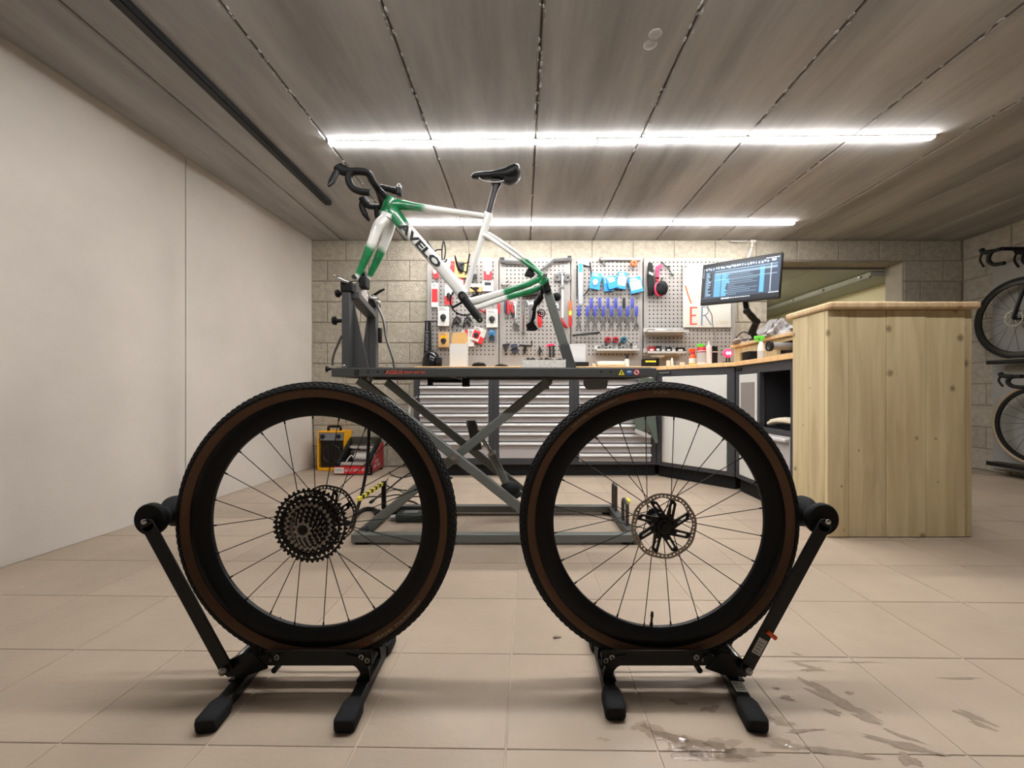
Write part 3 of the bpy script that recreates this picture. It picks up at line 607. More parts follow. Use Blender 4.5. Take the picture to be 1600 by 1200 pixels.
T([(829.5,476),(829,492),(828.5,505)], [(1,2.2),(1,2.6),(1,2.4)], 'steeld', 'shaft', t); PLATE([(823.5,468),(828,472),(833,468),(836,471),(832,477),(826,477),(822.5,471)], 'steel', 'jaw', t); hookp(829, 475, .012, t)
for x, c_, lab in ((779.3,'red','slim red screwdriver at the seam between the first two pegboards'),(789.5,'navy','dark blue screwdriver under the middle of the chainstay'),(793.8,'red','red screwdriver hanging next to the dark blue one')):
    t = tool('screwdriver', lab, 'screwdriver', x, 478); T([(x,468),(x,470),(x,486),(x,490)], [1.2,1.9,2.0,1.4], c_, 'handle', t); T([(x,490),(x,500)], .6, 'chrome', 'blade', t); hookp(x, 469, .012, t)
t = tool('pliers', 'open red handled pliers beside the adjustable wrench', 'pliers', 798, 480)
T([(794.5,473),(798,481),(801,488)], 1.1, 'red', 'handle', t); T([(801,472),(800,481),(801.5,489)], 1.1, 'red', 'handle', t); PLATE([(798,487),(804,487),(803,495),(801,498),(799.5,495)], 'ink', 'jaw', t); hookp(799, 473, .012, t)
t = tool('screwdriver', 'red and orange screwdriver with a yellow collar on the seam beside the long ratchet', 'screwdriver', 891, 490)
T([(891,470),(891,472),(891,486)], [1.4,2.3,2.2], 'orange', 'handle', t, .02); T([(891,486),(891,493)], 2.2, 'hyellow', 'collar', t, .02); T([(891,493),(891,508),(891,511)], [2.3,2.3,1.4], 'red', 'tip_cover', t, .02); hookp(891, 471, .014, t)
t = tool('stubby_screwdriver', 'red bulb handled screwdriver behind the derailleur cage', 'screwdriver', 843, 500)
T([(842.5,480),(842.5,491)], .8, 'chrome', 'blade', t); T([(843,490),(843,494),(843.5,505),(843.5,511)], [2.5,3.4,3.6,2], 'red', 'handle', t); hookp(842.5, 481, .012, t)
t = tool('chain_tool', 'long chrome headed tool with white shaft behind the rear lift strut', 'tool', 879, 460)
PLATE([(871,425.5),(886,425.5),(886,429),(871,429)], 'chrome', 'head', t, .02, .02); T([(878.5,428),(878.5,445)], 3.2, 'chrome', 'socket', t, .016); T([(879,444),(879,450)], 3.0, 'grey', 'collar', t, .016); T([(879,449),(879,497)], [(1,1.9),(1,1.9)], 'lgrey', 'shaft', t, .014); hookp(879, 424.5, .016, t)
for x in (871, 887):
    q = MB(); p = P(x, 434, PF-.016); q.lathe(p-Y3*.006, [(.012,0),(.034,0),(.034,.010),(.012,.010),(.012,0)], 18); q.build('wheel', 'steeld', t)
t = tool('chain_whip', 'short red gripped tool hanging aslant below the white shaft', 'tool', 880, 504)
T([(873,496),(875,498),(884,510),(886,512)], [1.5,2.4,2.6,1.8], 'dred', 'grip', t, .02); T([(869,489),(873.5,496.5)], .9, 'chrome', 'rod', t, .02); hookp(869.5, 489, .016, t)
t = tool('ring_spanner', 'small dark ring spanner hanging beside the rear lift strut', 'wrench', 871, 470)
T([(874.5,450),(873.5,478)], [(1,1.6),(1,1.8)], 'steeld', 'shaft', t, .012); q = MB(); p = P(870,478,PF-.012); q.lathe(p-Y3*.003, [(.010,0),(.022,0),(.022,.007),(.010,.007),(.010,0)], 14); q.build('ring', 'chrome', t); hookp(874.5, 451, .01, t)
t = tool('alignment_gauge', 'bent dark grey bar tool across the top of the second pegboard', 'tool', 840, 406)
T([(782,408.5),(800,409),(824,409.5),(842,424),(852,418),(866,406.5),(893,404.5)], [(1.2,2.4)]*7, mat('gauge_grey', (66,66,66), .5), 'arm', t, .03); PLATE([(781,402),(788,402),(788,408),(781,408)], 'ink', 'stop', t, .03, .02); PLATE([(887,399.5),(893,399.5),(893,404),(887,404)], 'ink', 'stop', t, .03, .02); hookp(790, 410.5, .026, t); hookp(880, 407, .026, t)
t = tool('holder_tube', 'dark fat tube tool hanging below the green chainstay end', 'tool', 826, 459)
T([(812,461),(818,461),(843,458),(846,458)], [2,4,4.2,3], 'ink', 'tube', t, .035); hookp(820, 458.5, .03, t); hookp(840, 455.5, .03, t)
t = tool('bearing_press', 'small chrome tool lying just above the chainstay on the pegboard', 'tool', 789, 442)
T([(783,444),(795,443.5)], 1.6, 'chrome', 'rod', t, .02); T([(783,444),(786,444)], 2.6, 'steel', 'end', t, .02); T([(790,440),(795,438)], 1.2, 'steel', 'lever', t, .02); hookp(789, 442, .018, t)
# small clamps on the lower part of the second board
for x, c_, lab in ((790,'ink','black clamp with a silver loop in the low row of the second pegboard'),(804,'navy','dark blue block clamp in the low row of the second pegboard'),(821.5,'ink','black T-handled tool in the low row of the second pegboard'),(843.5,'ink','small black forked tool above the speckled tray'),(860,'pink','tool with pink top and two black legs behind the speckled tray')):
    t = tool('small_clamp', lab, 'tool', x, 545)
    if c_ == 'navy': PLATE([(x-6,538),(x+4,537),(x+6,550),(x-4,553)], 'navy', 'body', t, .02, .014); T([(x-4,545),(x+4,543)], 1.2, 'ink', 'screw', t, .03)
    elif x == 790:
        PLATE([(785,538),(796.5,536),(796.5,540),(792,543),(792,552),(789.5,556),(788.5,545),(785,541)], 'ink', 'body', t, .02, .012); T(arc([(787,541),(784.8+1,548),(790,551),(794,545),(794,540)], 4), .6, 'chrome', 'loop', t, .026)
    elif x == 821.5: T([(811.5,539.5),(831,540.5)], 1.6, 'ink', 'handle', t, .02); T([(821,540),(820,546),(819,553)], [3,2.6,1.4], 'ink', 'stem', t, .02); T([(831,541),(831,532)], .9, 'ink', 'pin', t, .02)
    elif x == 843.5: PLATE([(839.5,552),(842,543),(843.5,541),(845,543),(848,551),(845,549.5),(844.5,556),(842,556),(842.5,549)], 'ink', 'body', t, .02, .012)
    else: T([(853.5,541.5),(858,539),(865.5,539)], 1.8, 'pink', 'grip', t, .025); T([(859,540),(859.5,558)], 1.6, 'ink', 'leg', t, .02); T([(864.5,540),(865,558)], 1.6, 'ink', 'leg', t, .02)
    hookp(x, 539, .012, t)
# black parts on the first board
for x, y, lab in ((713,502,'spidery black clamp with silver edge under the crank ring'),(730,502,'second black clamp hanging close to the crank arm end')):
    t = tool('black_clamp', lab, 'tool', x, y)
    PLATE([(x-8,y+10),(x-5,y-2),(x,y-9),(x+5,y-6),(x+8,y-1),(x+4,y+1),(x+5,y+9),(x+1,y+4),(x-3,y+1),(x-6,y+11)], 'ink', 'body', t, .02, .014); T([(x-4,y+2),(x,y-3),(x+4,y+2)], .6, 'chrome', 'edge', t, .028); hookp(x, y-9, .012, t)
t = tool('red_cable_roll', 'tangled red strap beside the crank arm', 'strap', 755, 487)
for k_ in range(3): T(arc([(746+k_,486-k_),(751,482+k_),(757,489-k_),(763,483+k_),(765,490)], 5), .9, ('red','dred','red')[k_], 'loop', t, .014+.006*k_)
hookp(754, 484, .02, t)
t = tool('grey_shoe_cover', 'dark grey narrow pouch between seat tube and white pack', 'pouch', 741, 424)
q = MB(); q.sweep([P(741,y,PF-.02) for y in (411,414,422,432,438)], [(.006,.008),(.014,.022),(.016,.026),(.016,.03),(.008,.022)], (0,1,0), 10); q.build('body', 'grey', t); PLATE([(738,428),(745,428),(745,436),(738,436)], 'ink', 'foot', t, .038, .006); hookp(741, 413, .016, t)
# third board
t = tool('long_cutter', 'long silver and black cutter in clear wrap at the top of the third pegboard', 'tool', 910, 440)
PLATE([(902.5,414),(906,410),(912,405.5),(921,409),(921,416),(911,413),(911,474),(907,477),(904,474)], mat('blade_grey', (138,140,144), .35, .5), 'blade', t, .02, .01); T([(902,415),(901.5,464)], 1.0, 'ink', 'rail', t, .022); T(arc([(922,410),(924,430),(921.5,448),(912,462)], 4), 1.2, 'ink', 'handle', t, .024); PLATE([(904.5,412),(910,412),(910,425),(904.5,425)], 'blue', 'sticker', t, .022, .002); PLATE([(922,411),(926,411),(925,423),(922,423)], 'white', 'card', t, .012, .002); PLATE([(902,405),(908,403.5),(908,409),(902.5,413)], 'white', 'tag', t, .024, .003); hookp(912, 407, .016, t)
t = tool('torque_bar', 'white bar with silver head and red knob along the top of the third pegboard', 'tool', 970, 405)
T([(942,404.5),(1001,405)], 1.5, 'white', 'bar', t, .02); T([(936,405.5),(938,405.5),(942,405.5),(943,405.5)], [1.5,3.4,3.2,2], 'steel', 'head', t, .02); T([(943,407),(944,416)], 1.5, 'steeld', 'drop', t, .02); hookp(955, 403.5, .016, t); hookp(995, 403.5, .016, t)
q = MB(); p = P(990, 411.5, PF-.03)
q.lathe(p-Y3*.02, [(.012,0),(.031,.002),(.034,.02),(.02,.03),(.012,.03),(.012,0)], 12); q.build('knob', 'orange', t)
t = tool('chain_checker', 'dark green and black shaft tool lying across hooks under the cone wrenches', 'tool', 914, 523)
T([(894.5,524),(937,519.5)], [1.4,1.8], 'ink', 'shaft', t, .02); T([(909,522.5),(919,521.4)], 2.2, 'dgreen', 'sleeve', t, .02); T([(889.5,524),(895,523.5)], .9, 'chrome', 'tip', t, .02); hookp(897, 525, .016, t); hookp(930, 522, .016, t)
for x, c_, lab in ((950,'dred','first of two red bearing drifts above the small socket shelf'),(962.3,'dred','second red bearing drift next to the teal one'),(975,'teal','teal bearing drift above the small socket shelf')):
    t = tool('bearing_drift', lab, 'tool', x, 531); p = P(x,531,PF-.02); q = MB(); q.lathe(p, [(.012,.012),(.012,-.012),(.022,-.014),(.031,-.002),(.031,.008),(.012,.012)], 18); q.build('flange', c_, t); q = MB(); q.lathe(p-Y3*.016, [(.004,0),(.012,0),(.012,.02),(.004,.02),(.004,0)], 12); q.build('bore', 'ink', t); hookp(x, 531, .0, t)
# shelves
def shelf(x0, x1, y, dep, label, m):
    a, c = P(x0, y, PF-dep), P(x1, y, PF-dep); t = thing('tool_shelf', label, 'shelf', ((a.x+c.x)/2, PYF, a.z), 'steel shelves on the pegboards')
    q = MB(); q.bx(a.x, c.x, PF-dep, PF, a.z-.004, a.z); q.build('tray', m, t, bevel=.001)
    q = MB(); q.bx(a.x, c.x, PF-dep-.002, PF-dep, a.z-.018, a.z+.002); q.build('lip', m, t, bevel=.001)
    q = MB(); q.bx(a.x, c.x, PF-.003, PYF-.0005, a.z-.03, a.z+.04); q.build('back_flange', m, t)
    return a.z
z = shelf(932, 999.5, 545, .10, 'narrow grey shelf with dark sockets under the bearing drifts', 'lgrey')
for k_, x in enumerate((936,941.5,947,953,959,968,974,980,986,994)):
    t = thing('socket', f'{"small" if k_ in (0,4,8) else "dark" if k_ != 9 else "clear"} {["outermost","squat","second squat","knurled","stepped","long","ribbed","notched","slim","square"][k_]} socket on the narrow shelf below the bearing drifts', 'socket', (P(x,545,PF-.06).x, PF-.06, z), 'sockets on the narrow shelf')
    p = P(x,545,PF-.06); q = MB(); hh = .026+.016*((k_*7) % 3); q.lathe((p.x,PF-.06,z+.0005), [(0,0),(.014,0),(.014,hh*.6),(.010,hh),(.006,hh),(.006,hh-.006),(0,hh-.006)], 12, 'Z'); q.build('body', ('ink','steeld','ink')[k_ % 3] if k_ != 9 else 'clear', t)
    q = MB(); q.lathe((p.x,PF-.06,z+.001), [(.0142,hh*.2),(.0155,hh*.25),(.0155,hh*.4),(.0142,hh*.45)], 12, 'Z'); q.build('band', 'steel', t)
z1_ = shelf(1011.5, 1077, 516, .13, 'upper grey shelf beside the whiteboard', 'lgrey')
z2_ = shelf(1011.5, 1072, 549, .13, 'lower grey shelf holding dark boxes beside the spray bottles', 'lgrey')
for x0, x1, h_, m_, lab, zz in ((1013,1023,.016,'ink','flat black pouch lying at the outer end of the upper shelf',z1_),(1027,1038,.018,'white','flat white sachet lying on the upper shelf',z1_),(1042,1052,.014,'grey','grey flat tin lying on the upper shelf',z1_),(1058,1074,.012,'steeld','flat steel plate lying on the upper shelf by the whiteboard',z1_),
                            (1014,1024,.05,'dred','dark red box on the lower shelf',z2_),(1024.5,1033,.055,'ink','tall black box behind a white label on the lower shelf',z2_),(1034,1040,.04,'grey','small grey box on the lower shelf',z2_),(1041,1050,.045,'ink','black box in the middle of the lower shelf',z2_),(1050.5,1056,.03,'lgrey','little pale box on the lower shelf',z2_),(1058,1070.5,.042,'blackm','long black case at the whiteboard end of the lower shelf',z2_)):
    Y = PF-.09; a, c = P(x0,516,Y).x, P(x1,516,Y).x; t = thing('small_box', lab, 'box', ((a+c)/2, Y, zz), 'small boxes on the steel shelves')
    q = MB(); q.bx(a, c, Y, Y+.06, zz+.0008, zz+h_); q.build('body', m_, t, bevel=.002)
    q = MB(); q.bx(a+(c-a)*.15, c-(c-a)*.3, Y-.0012, Y, zz+h_*.2, zz+h_*.55); q.build('label', 'paper', t)
# fourth board: gloves, brush, whiteboard
t = tool('work_glove', 'long black glove hanging at the top of the fourth pegboard', 'glove', 1017, 435)
q = MB(); q.sweep([P(x,y,PF-.03) for x,y in ((1016,411),(1016,420),(1016.5,432),(1017,445),(1018,456),(1018,460))], [(.012,.02),(.016,.026),(.02,.034),(.022,.036),(.02,.034),(.01,.02)], (0,1,0), 12); q.build('body', 'blackm', t)
for k_ in range(3): T([(1013.5+2.6*k_,455),(1013.2+2.8*k_,462)], 1.4, 'blackm', 'finger', t, .03)
PLATE([(1014,424),(1021,427),(1021,431),(1014,428)], 'lgrey', 'stripe', t, .056, .004); hookp(1016, 412, .02, t)
t = tool('strap', 'bright red strap hanging between black glove and round brush', 'strap', 1028, 423)
PLATE([(1025,417),(1032,412.5),(1036,416),(1030,421),(1030,436),(1025,436)], 'pink', 'web', t, .03, .01); PLATE([(1024.5,433),(1030.5,433),(1029,440),(1024.5,438)], 'dred', 'end', t, .03, .012); hookp(1029, 415.5, .026, t)
t = tool('round_brush', 'round black brush with red back hanging on the fourth pegboard', 'brush', 1033, 450)
q = MB(); p = P(1034.5,450,PF-.062); q.ball(p, (.058,.02,.07), 18, 8); q.build('bristles', 'blackm', t)
q = MB(); q.ball(p+V((-.012,.02,-.002)), (.058,.018,.075), 18, 8); q.build('back', 'pink', t)
q = MB()
for k_ in range(60):
    a = random.uniform(0,6.28); r = random.uniform(0,.9)**.5; e_ = p+V((.055*r*math.cos(a),-.018*(1-r*.6),.066*r*math.sin(a))); q.cyl(e_, e_+V((random.uniform(-.004,.004),-.012,random.uniform(-.004,.004))), .0022, 5)
q.build('tufts', 'rubber', t, kind='stuff'); T([(1033,438),(1036,434)], 1, 'ink', 'loop', t, .03); hookp(1036, 434.5, .026, t)
t = tool('bike_chain_piece', 'short black chain piece dangling from a hook at the top of the fourth pegboard', 'chain', 1042, 418)
for k_, (x, y) in enumerate(((1034,409.5),(1036.5,412),(1039,414.5),(1041.5,416),(1044,417),(1046,416),(1045,420),(1047,424),(1049,427.5),(1051,430))):
    PLATE([(x-1.8,y-1.2),(x+1.8,y-.4),(x+1.8,y+1.5),(x-1.8,y+.8)], 'ink', 'chain_link', t, .014+.004*(k_%2), .004)
hookp(1036, 411, .012, t)
t = tool('whiteboard', 'whiteboard with hand-drawn coloured capitals on the wide pegboard behind the monitor', 'whiteboard', 1104, 461)
q = MB(); q.pb(1067.2, 411, 1142, 511.5, PF-.014, .012); q.build('board', 'wboard', t, bevel=.001); q = MB(); p = P(1071.5,415.5,PF-.02); q.lathe(p, [(0,-.004),(.008,-.003),(.012,.0),(.012,.004)], 12); q.build('screw', 'steel', t)
def stroke(pts, r, m, nm): T(pts, [(.3,r)]*len(pts), m, nm, t, .0155, 6)
fad = mat('marker_orange', (190,104,66), .6); fr_ = mat('marker_red', (206,82,66), .6); fb = mat('marker_blue', (104,120,146), .6); fg = mat('marker_green', (176,172,140), .6)
stroke([(1071,446),(1075,460),(1080,474)], 1.3, fad, 'letter'); stroke([(1080,474),(1087,462),(1094,455)], .6, fg, 'letter'); stroke([(1094,455),(1100,466),(1106,477)], .6, fg, 'letter'); stroke([(1106,477),(1113,462),(1118,446)], .8, fad, 'letter')
stroke([(1079.5,479.5),(1079.5,507)], 1.6, fr_, 'letter'); stroke([(1078.5,480.5),(1089.5,480.5)], 1.2, fr_, 'letter'); stroke([(1079,493),(1087.5,492.5)], 1.2, fr_, 'letter'); stroke([(1078.5,506.5),(1089,506)], 1.2, fr_, 'letter')
stroke([(1097,479),(1096.5,509)], 1.2, fb, 'letter'); stroke([(1097,480),(1103,479.5),(1107,483),(1106,489),(1101,492.5),(1097,493)], .8, fb, 'letter'); stroke([(1102,493),(1108,502),(1111.5,508)], .9, fb, 'letter')
q = MB(); marks(q, P(1118.5, 506.5, PF-.0155), X3, Z3, .030, .125, [1,6], 4); q.build('lettering', fg, t)
# ---------------------------------------------------------------- things standing on the worktop
def on(x0, x1, ytop, Y): a, c = P(x0, ytop, Y), P(x1, ytop, Y); return a.x, c.x, a.z
ZB = ZT+.0008
x0, x1, z = on(662, 674, 501, 3.9)
t = thing('steel_ruler_stand', 'tall black tapering blade with pale marks leaning by the first pegboard', 'blade', ((x0+x1)/2, 3.9, ZT))
q = MB(); q.prism([(x0-.006,ZB),(x1+.004,ZB),(x1-.006,z),(x0+.012,z)], (0,3.9,0), X3, Z3, Y3, .02); q.build('blade', 'black', t, bevel=.002)
q = MB(); q.bx(x0+.008, x1+.05, 3.9, 3.915, z-.01, z); q.build('top_lip', 'black', t)
q = MB()
for k_ in range(1): marks(q, (x0+.044, 3.8985, P(668,548,3.9).z), Z3, -X3, .026, P(668,521,3.9).z-P(668,548,3.9).z, [8], 6); q.box((x0+.032, 3.8985, P(668,509.5,3.9).z), (.007,.001,.075)); q.bx(x0+.016, x0+.048, 3.8982, 3.899, P(668,519,3.9).z, P(668,517.5,3.9).z)
q.build('marks', 'grey', t)
x0, x1, z = on(659, 687, 548, 3.75)
t = thing('desk_lamp_shell', 'glossy black dome with side knob standing on the worktop end', 'lamp', ((x0+x1)/2, 3.75, ZT))
c = V(((x0+x1)/2, 3.78, ZB)); q = MB(); rr = (x1-x0)/2; hh = z-ZB
q.lathe(c, [(0,0),(rr,0),(rr*1.02,hh*.25),(rr*.95,hh*.55),(rr*.75,hh*.85),(rr*.4,hh*.98),(0,hh)], 24, 'Z'); q.build('dome', mat('gloss_black', (18,18,20), .15), t)
q = MB(); q.box((c.x+rr*1.0, 3.72, ZB+.045), (.05,.05,.088)); q.build('knob_block', 'black', t, bevel=.01)
q = MB(); q.cyl((c.x+rr*1.0,3.70,ZB+.05),(c.x+rr*1.0,3.66,ZB+.05),.018,14); q.build('knob', 'ink', t)
x0, x1, z = on(702, 728.5, 537, 3.7)
t = thing('cardboard_box', 'open white cardboard box with tan back flap standing upright on the worktop', 'box', ((x0+x1)/2, 3.75, ZT))
q = MB(); q.bx(x0, x1, 3.70, 3.703, ZB, z); q.bx(x0, x0+.003, 3.70, 3.82, ZB, z); q.bx(x0, x1, 3.70, 3.82, ZB, ZB+.003); q.build('front', 'white', t)
q = MB(); q.bx(x1, x1+.003, 3.70, 3.82, ZB, z+.02); q.build('side', 'white', t)
zb_ = P(0,520,3.82).z; q = MB(); q.bx(x0, x1, 3.82, 3.823, ZB, z+.06); q.build('back', 'tanb', t); q = MB()
q.prism([(x0,z+.06),(x1,z+.06),(x1-.012,zb_-.0),(x1-.05,zb_+.006),(x0+.05,zb_+.002),(x0+.012,zb_-.004)], (0,3.82,0), X3, Z3, Y3, .003); q.build('flap', 'tanb', t)
for xa, xb, yt, Y, lab in ((738,759,566,3.8,'low dark cap lying on the worktop right of the cardboard box'),(773,794,569,3.8,'flat dark tray lying on the worktop under the low clamps')):
    x0, x1, z = on(xa, xb, yt, Y); t = thing('dark_cap', lab, 'cap', ((x0+x1)/2, Y, ZT)); q = MB(); hz_ = (z-ZB)/2; q.sweep([(x0,Y,ZB+hz_*.5),(x0+.02,Y,ZB+hz_*.9),((x0+x1)/2,Y,ZB+hz_),(x1-.02,Y,ZB+hz_*.9),(x1,Y,ZB+hz_*.5)], [(.03,hz_*.45),(.05,hz_*.88),(.06,hz_*.98),(.05,hz_*.88),(.03,hz_*.45)], Y3, 10); q.build('shell', 'blackm', t)
    q = MB(); q.ball(((x0+x1)/2, Y-.045, ZB+hz_*1.4), (.02,.02,.012), 10, 6); q.build('button', 'ink', t)
def box_on(name, lab, cat, xa, xb, yt, Y, dep, m, band=None, bm_='paper', bev=.003):
    x0, x1, z = on(xa, xb, yt, Y); t = thing(name, lab, cat, ((x0+x1)/2, Y+dep/2, ZT)); q = MB(); q.bx(x0, x1, Y, Y+dep, ZB, z); q.build('body', m, t, bevel=bev)
    if band: q = MB(); q.bx(x0+(x1-x0)*band[0], x0+(x1-x0)*band[1], Y-.0012, Y, ZB+(z-ZB)*band[2], ZB+(z-ZB)*band[3]); q.build('label', bm_, t)
    return t, x0, x1, z
x0, x1, z = on(888, 915, 539, 3.72)
t = thing('clear_bin', 'clear plastic box standing on a black tray at the third pegboard', 'box', ((x0+x1)/2, 3.75, ZT))
zc = P(900,565.5,3.70).z+.0015
q = MB(); th = .003
for a_ in ((x0,x1,3.72,3.723,zc,z),(x0,x1,3.83,3.833,zc,z),(x0,x0+th,3.723,3.83,zc,z),(x1-th,x1,3.723,3.83,zc,z),(x0,x1,3.72,3.833,zc,zc+th)): q.bx(*a_)
q.build('shell', 'clear', t)
q = MB(); q.bx(x0-.006, x1+.004, 3.715, 3.838, z, z+.008); q.build('lid', 'clear', t, bevel=.002)
q = MB(); q.bx(x0+.01, x1-.03, 3.74, 3.81, zc+.004, zc+.05); q.build('contents', 'white', t, bevel=.004)
t, *_ = box_on('black_tray', 'shallow black tray under the clear plastic box', 'tray', 886, 920, 565.5, 3.70, .15, 'blackm', (.05,.95,.55,.7), 'ink')
t, *_ = box_on('small_jar', 'tiny pale jar between black tray and cream case', 'jar', 926, 932, 565, 3.78, .03, 'cream', (0,1,.7,1), 'grey', .008)
x0, x1, z = on(934, 976, 563, 3.72); t = thing('cream_case', 'long low cream case with rounded ends lying on the worktop', 'case', ((x0+x1)/2, 3.76, ZT))
q = MB(); q.sweep(arc([(x0,3.76,ZB+.022),(x0+.03,3.76,ZB+.027),((x0+x1)/2,3.76,ZB+.028),(x1,3.76,ZB+.028)]), [(.03,.018)]+[(.05,.026)]*18, Y3, 12, .7); q.build('body', 'cream', t)
q = MB(); q.bx((x0+x1)/2-.03,(x0+x1)/2+.05,3.705,3.712,ZB+.02,ZB+.03); q.build('latch', 'white', t)
def bottle(name, lab, cat, xc, wpx, ytop, Y, prof, m, extra=()):
    x0, x1, z = on(xc-wpx/2, xc+wpx/2, ytop, Y); r = (x1-x0)/2; hh = z-ZB; c = V(((x0+x1)/2, Y, ZB)); t = thing(name, lab, cat, (c.x, Y, ZT))
    q = MB(); q.lathe(c, [(0,0)]+[(r*a_, hh*b_) for a_, b_ in prof]+[(0,hh*prof[-1][1])], 18, 'Z'); q.build('body', m, t)
    for nm, mm, pr in extra:
        q = MB(); q.lathe(c, [(r*a_, hh*b_) for a_, b_ in pr], 18, 'Z'); q.build(nm, mm, t)
    return t, c, r, hh
bottle('small_bottle', 'small white bottle with dark cap beside the cream case', 'bottle', 979.5, 7, 554, 3.74, [(1,0),(1,.55),(.9,.62),(.5,.66)], 'white', [('cap','ink',[(0,.66),(.62,.66),(.62,1),(0,1)])])
t, x0, x1, z = box_on('tool_case', 'black and yellow case lying on the worktop at the fourth pegboard', 'case', 1008, 1025.5, 560, 3.72, .12, 'blackm', (.03,.97,.55,.75), 'hyellow')
x0, x1, z = on(1021, 1041, 553, 3.73); t = thing('work_lamp', 'black pedestal lamp with flat pale head beside the black and yellow case', 'lamp', ((x0+x1)/2, 3.73, ZT))
xc = (x0+x1)/2; q = MB(); q.lathe((xc,3.80,ZB), [(0,0),(.03,0),(.03,.008),(.018,.014),(.016,.07),(.022,.085),(0,.085)], 16, 'Z'); q.build('stem', 'blackm', t); q = MB(); q.lathe((xc,3.80,ZB+.085), [(0,0),(.03,.001),(.062,.014),(.062,.02),(0,.02)], 20, 'Z'); q.build('head', 'lgrey', t)
for xa, xb, yt, m_, lab in ((1043,1047,563,'cream','tiny cream cube on the worktop near the pedestal lamp'),(1049.5,1053,559,'white','small white cone on the worktop near the pedestal lamp'),(1056,1061,565,'grey','tiny grey block on the worktop under the lower shelf'),(1063,1070,566,'cream','small cream block on the worktop beside the orange spray')):
    x0, x1, z = on(xa, xb, yt, 3.72); t = thing('small_block', lab, 'block', ((x0+x1)/2, 3.74, ZT)); q = MB()
    if m_ == 'white': q.lathe(((x0+x1)/2,3.74,ZB), [(0,0),(.015,0),(.013,.05),(.006,z-ZB),(0,z-ZB)], 12, 'Z')
    else: q.bx(x0, x1, 3.72, 3.76, ZB, z)
    q.build('body', m_, t, bevel=.002)
def YC(px): 
    for k_ in range(400):       # depth of the corner worktop's front edge under a picture column, plus a setback
        s_ = k_/400; p = F1.lerp(F2, s_)
        if VX+p.x*F/p.y >= px: return p.y
    return F2.y
t, c, r, hh = bottle('spray_bottle', 'orange spray bottle on the worktop beside the white and red can', 'bottle', 1082.5, 11, 545, YC(1082)+.12, [(.9,0),(1,.05),(1,.5),(.8,.62),(.5,.7)], 'orange', [('label','paper',[(1.01,.12),(1.01,.42)]),('collar','red',[(.5,.68),(.62,.7),(.62,.8),(.5,.82)]),('base_band','yellow',[(.93,.0),(1.02,.03),(1.02,.12)])])
q = MB(); q.box(c+V((-.006,0,hh*.9)), (.05,.022,.03)); q.build('trigger', 'orange', t, bevel=.004)
t, c, r, hh = bottle('aerosol_can', 'white aerosol can with red shoulder and green nozzle', 'can', 1096.5, 14, 540, YC(1097)+.10, [(1,0),(1,.74),(.95,.78)], 'white', [('label','lgrey',[(1.01,.1),(1.01,.6)]),('shoulder','red',[(1,.72),(1.0,.8),(.8,.92),(.0,.94)]),('bands','dred',[(1.015,.62),(1.015,.68)])])
q = MB(); q.box(c+V((-.008,0,hh*1.0)), (.05,.03,.026)); q.cyl(c+Z3*hh*.92, c+Z3*hh*1.02, .012, 10); q.build('nozzle', 'green', t, bevel=.003)
bottle('lube_bottle', 'plain white bottle with pointed tip beside the aerosol can', 'bottle', 1107.5, 9.5, 533.5, YC(1107)+.12, [(1,0),(1,.68),(.85,.8),(.4,.84)], 'white', [('tip','white',[(.4,.84),(.42,.87),(.2,1),(0,1)])])
t, x0, x1, z = box_on('slim_speaker', 'slim black upright box with one pale stripe beside the red glowing sign', 'box', 1113, 1121.5, 541, YC(1117)+.14, .05, 'blackm', (0,1,.66,.72), 'lgrey')
# red glowing sign
Yn = YC(1138)+.06; p = P(1137, 552, Yn); t = thing('glowing_sign', 'small red glowing sign with white arrow on a black foot', 'sign', (p.x, Yn, ZT))
q = MB(); q.ball(p, (.038, .012, .034), 18, 8); q.build('glow_panel', 'neon', t)
q = MB(); s_ = .011
for dx in (-.012, .006): q.prism([(-.010,0),(.008,.015),(.008,.005),(.014,.005),(.014,-.005),(.008,-.005),(.008,-.015)], p+V((dx,-.015,0)), X3, Z3, Y3, .003)
q.build('arrow', 'neonw', t); q = MB(); q.cyl((p.x-.008,Yn,ZB),(p.x-.008,Yn,p.z-.03),.006,8); q.cyl((p.x+.012,Yn,ZB),(p.x+.012,Yn,p.z-.03),.006,8); q.bx(p.x-.03,p.x+.03,Yn-.02,Yn+.02,ZB,ZB+.008); q.build('foot', 'blackm', t)
t, c, r, hh = bottle('spray_bottle', 'clear white spray bottle with green trigger head by the socket shelf', 'bottle', 1189, 10, 533, 2.98, [(1,0),(1,.55),(.75,.85),(.45,1)], 'white', [('label','lgrey',[(1.01,.1),(1.01,.5)])])
q = MB(); q.lathe(c+Z3*hh, [(0,-.002),(.014,-.002),(.016,.012),(.012,.02),(0,.02)], 12, 'Z'); q.box(c+V((-.012,0,hh+.026)), (.065,.026,.022)); q.box(c+V((-.034,0,hh+.006)), (.008,.016,.032)); q.build('trigger_head', 'green', t, bevel=.003)
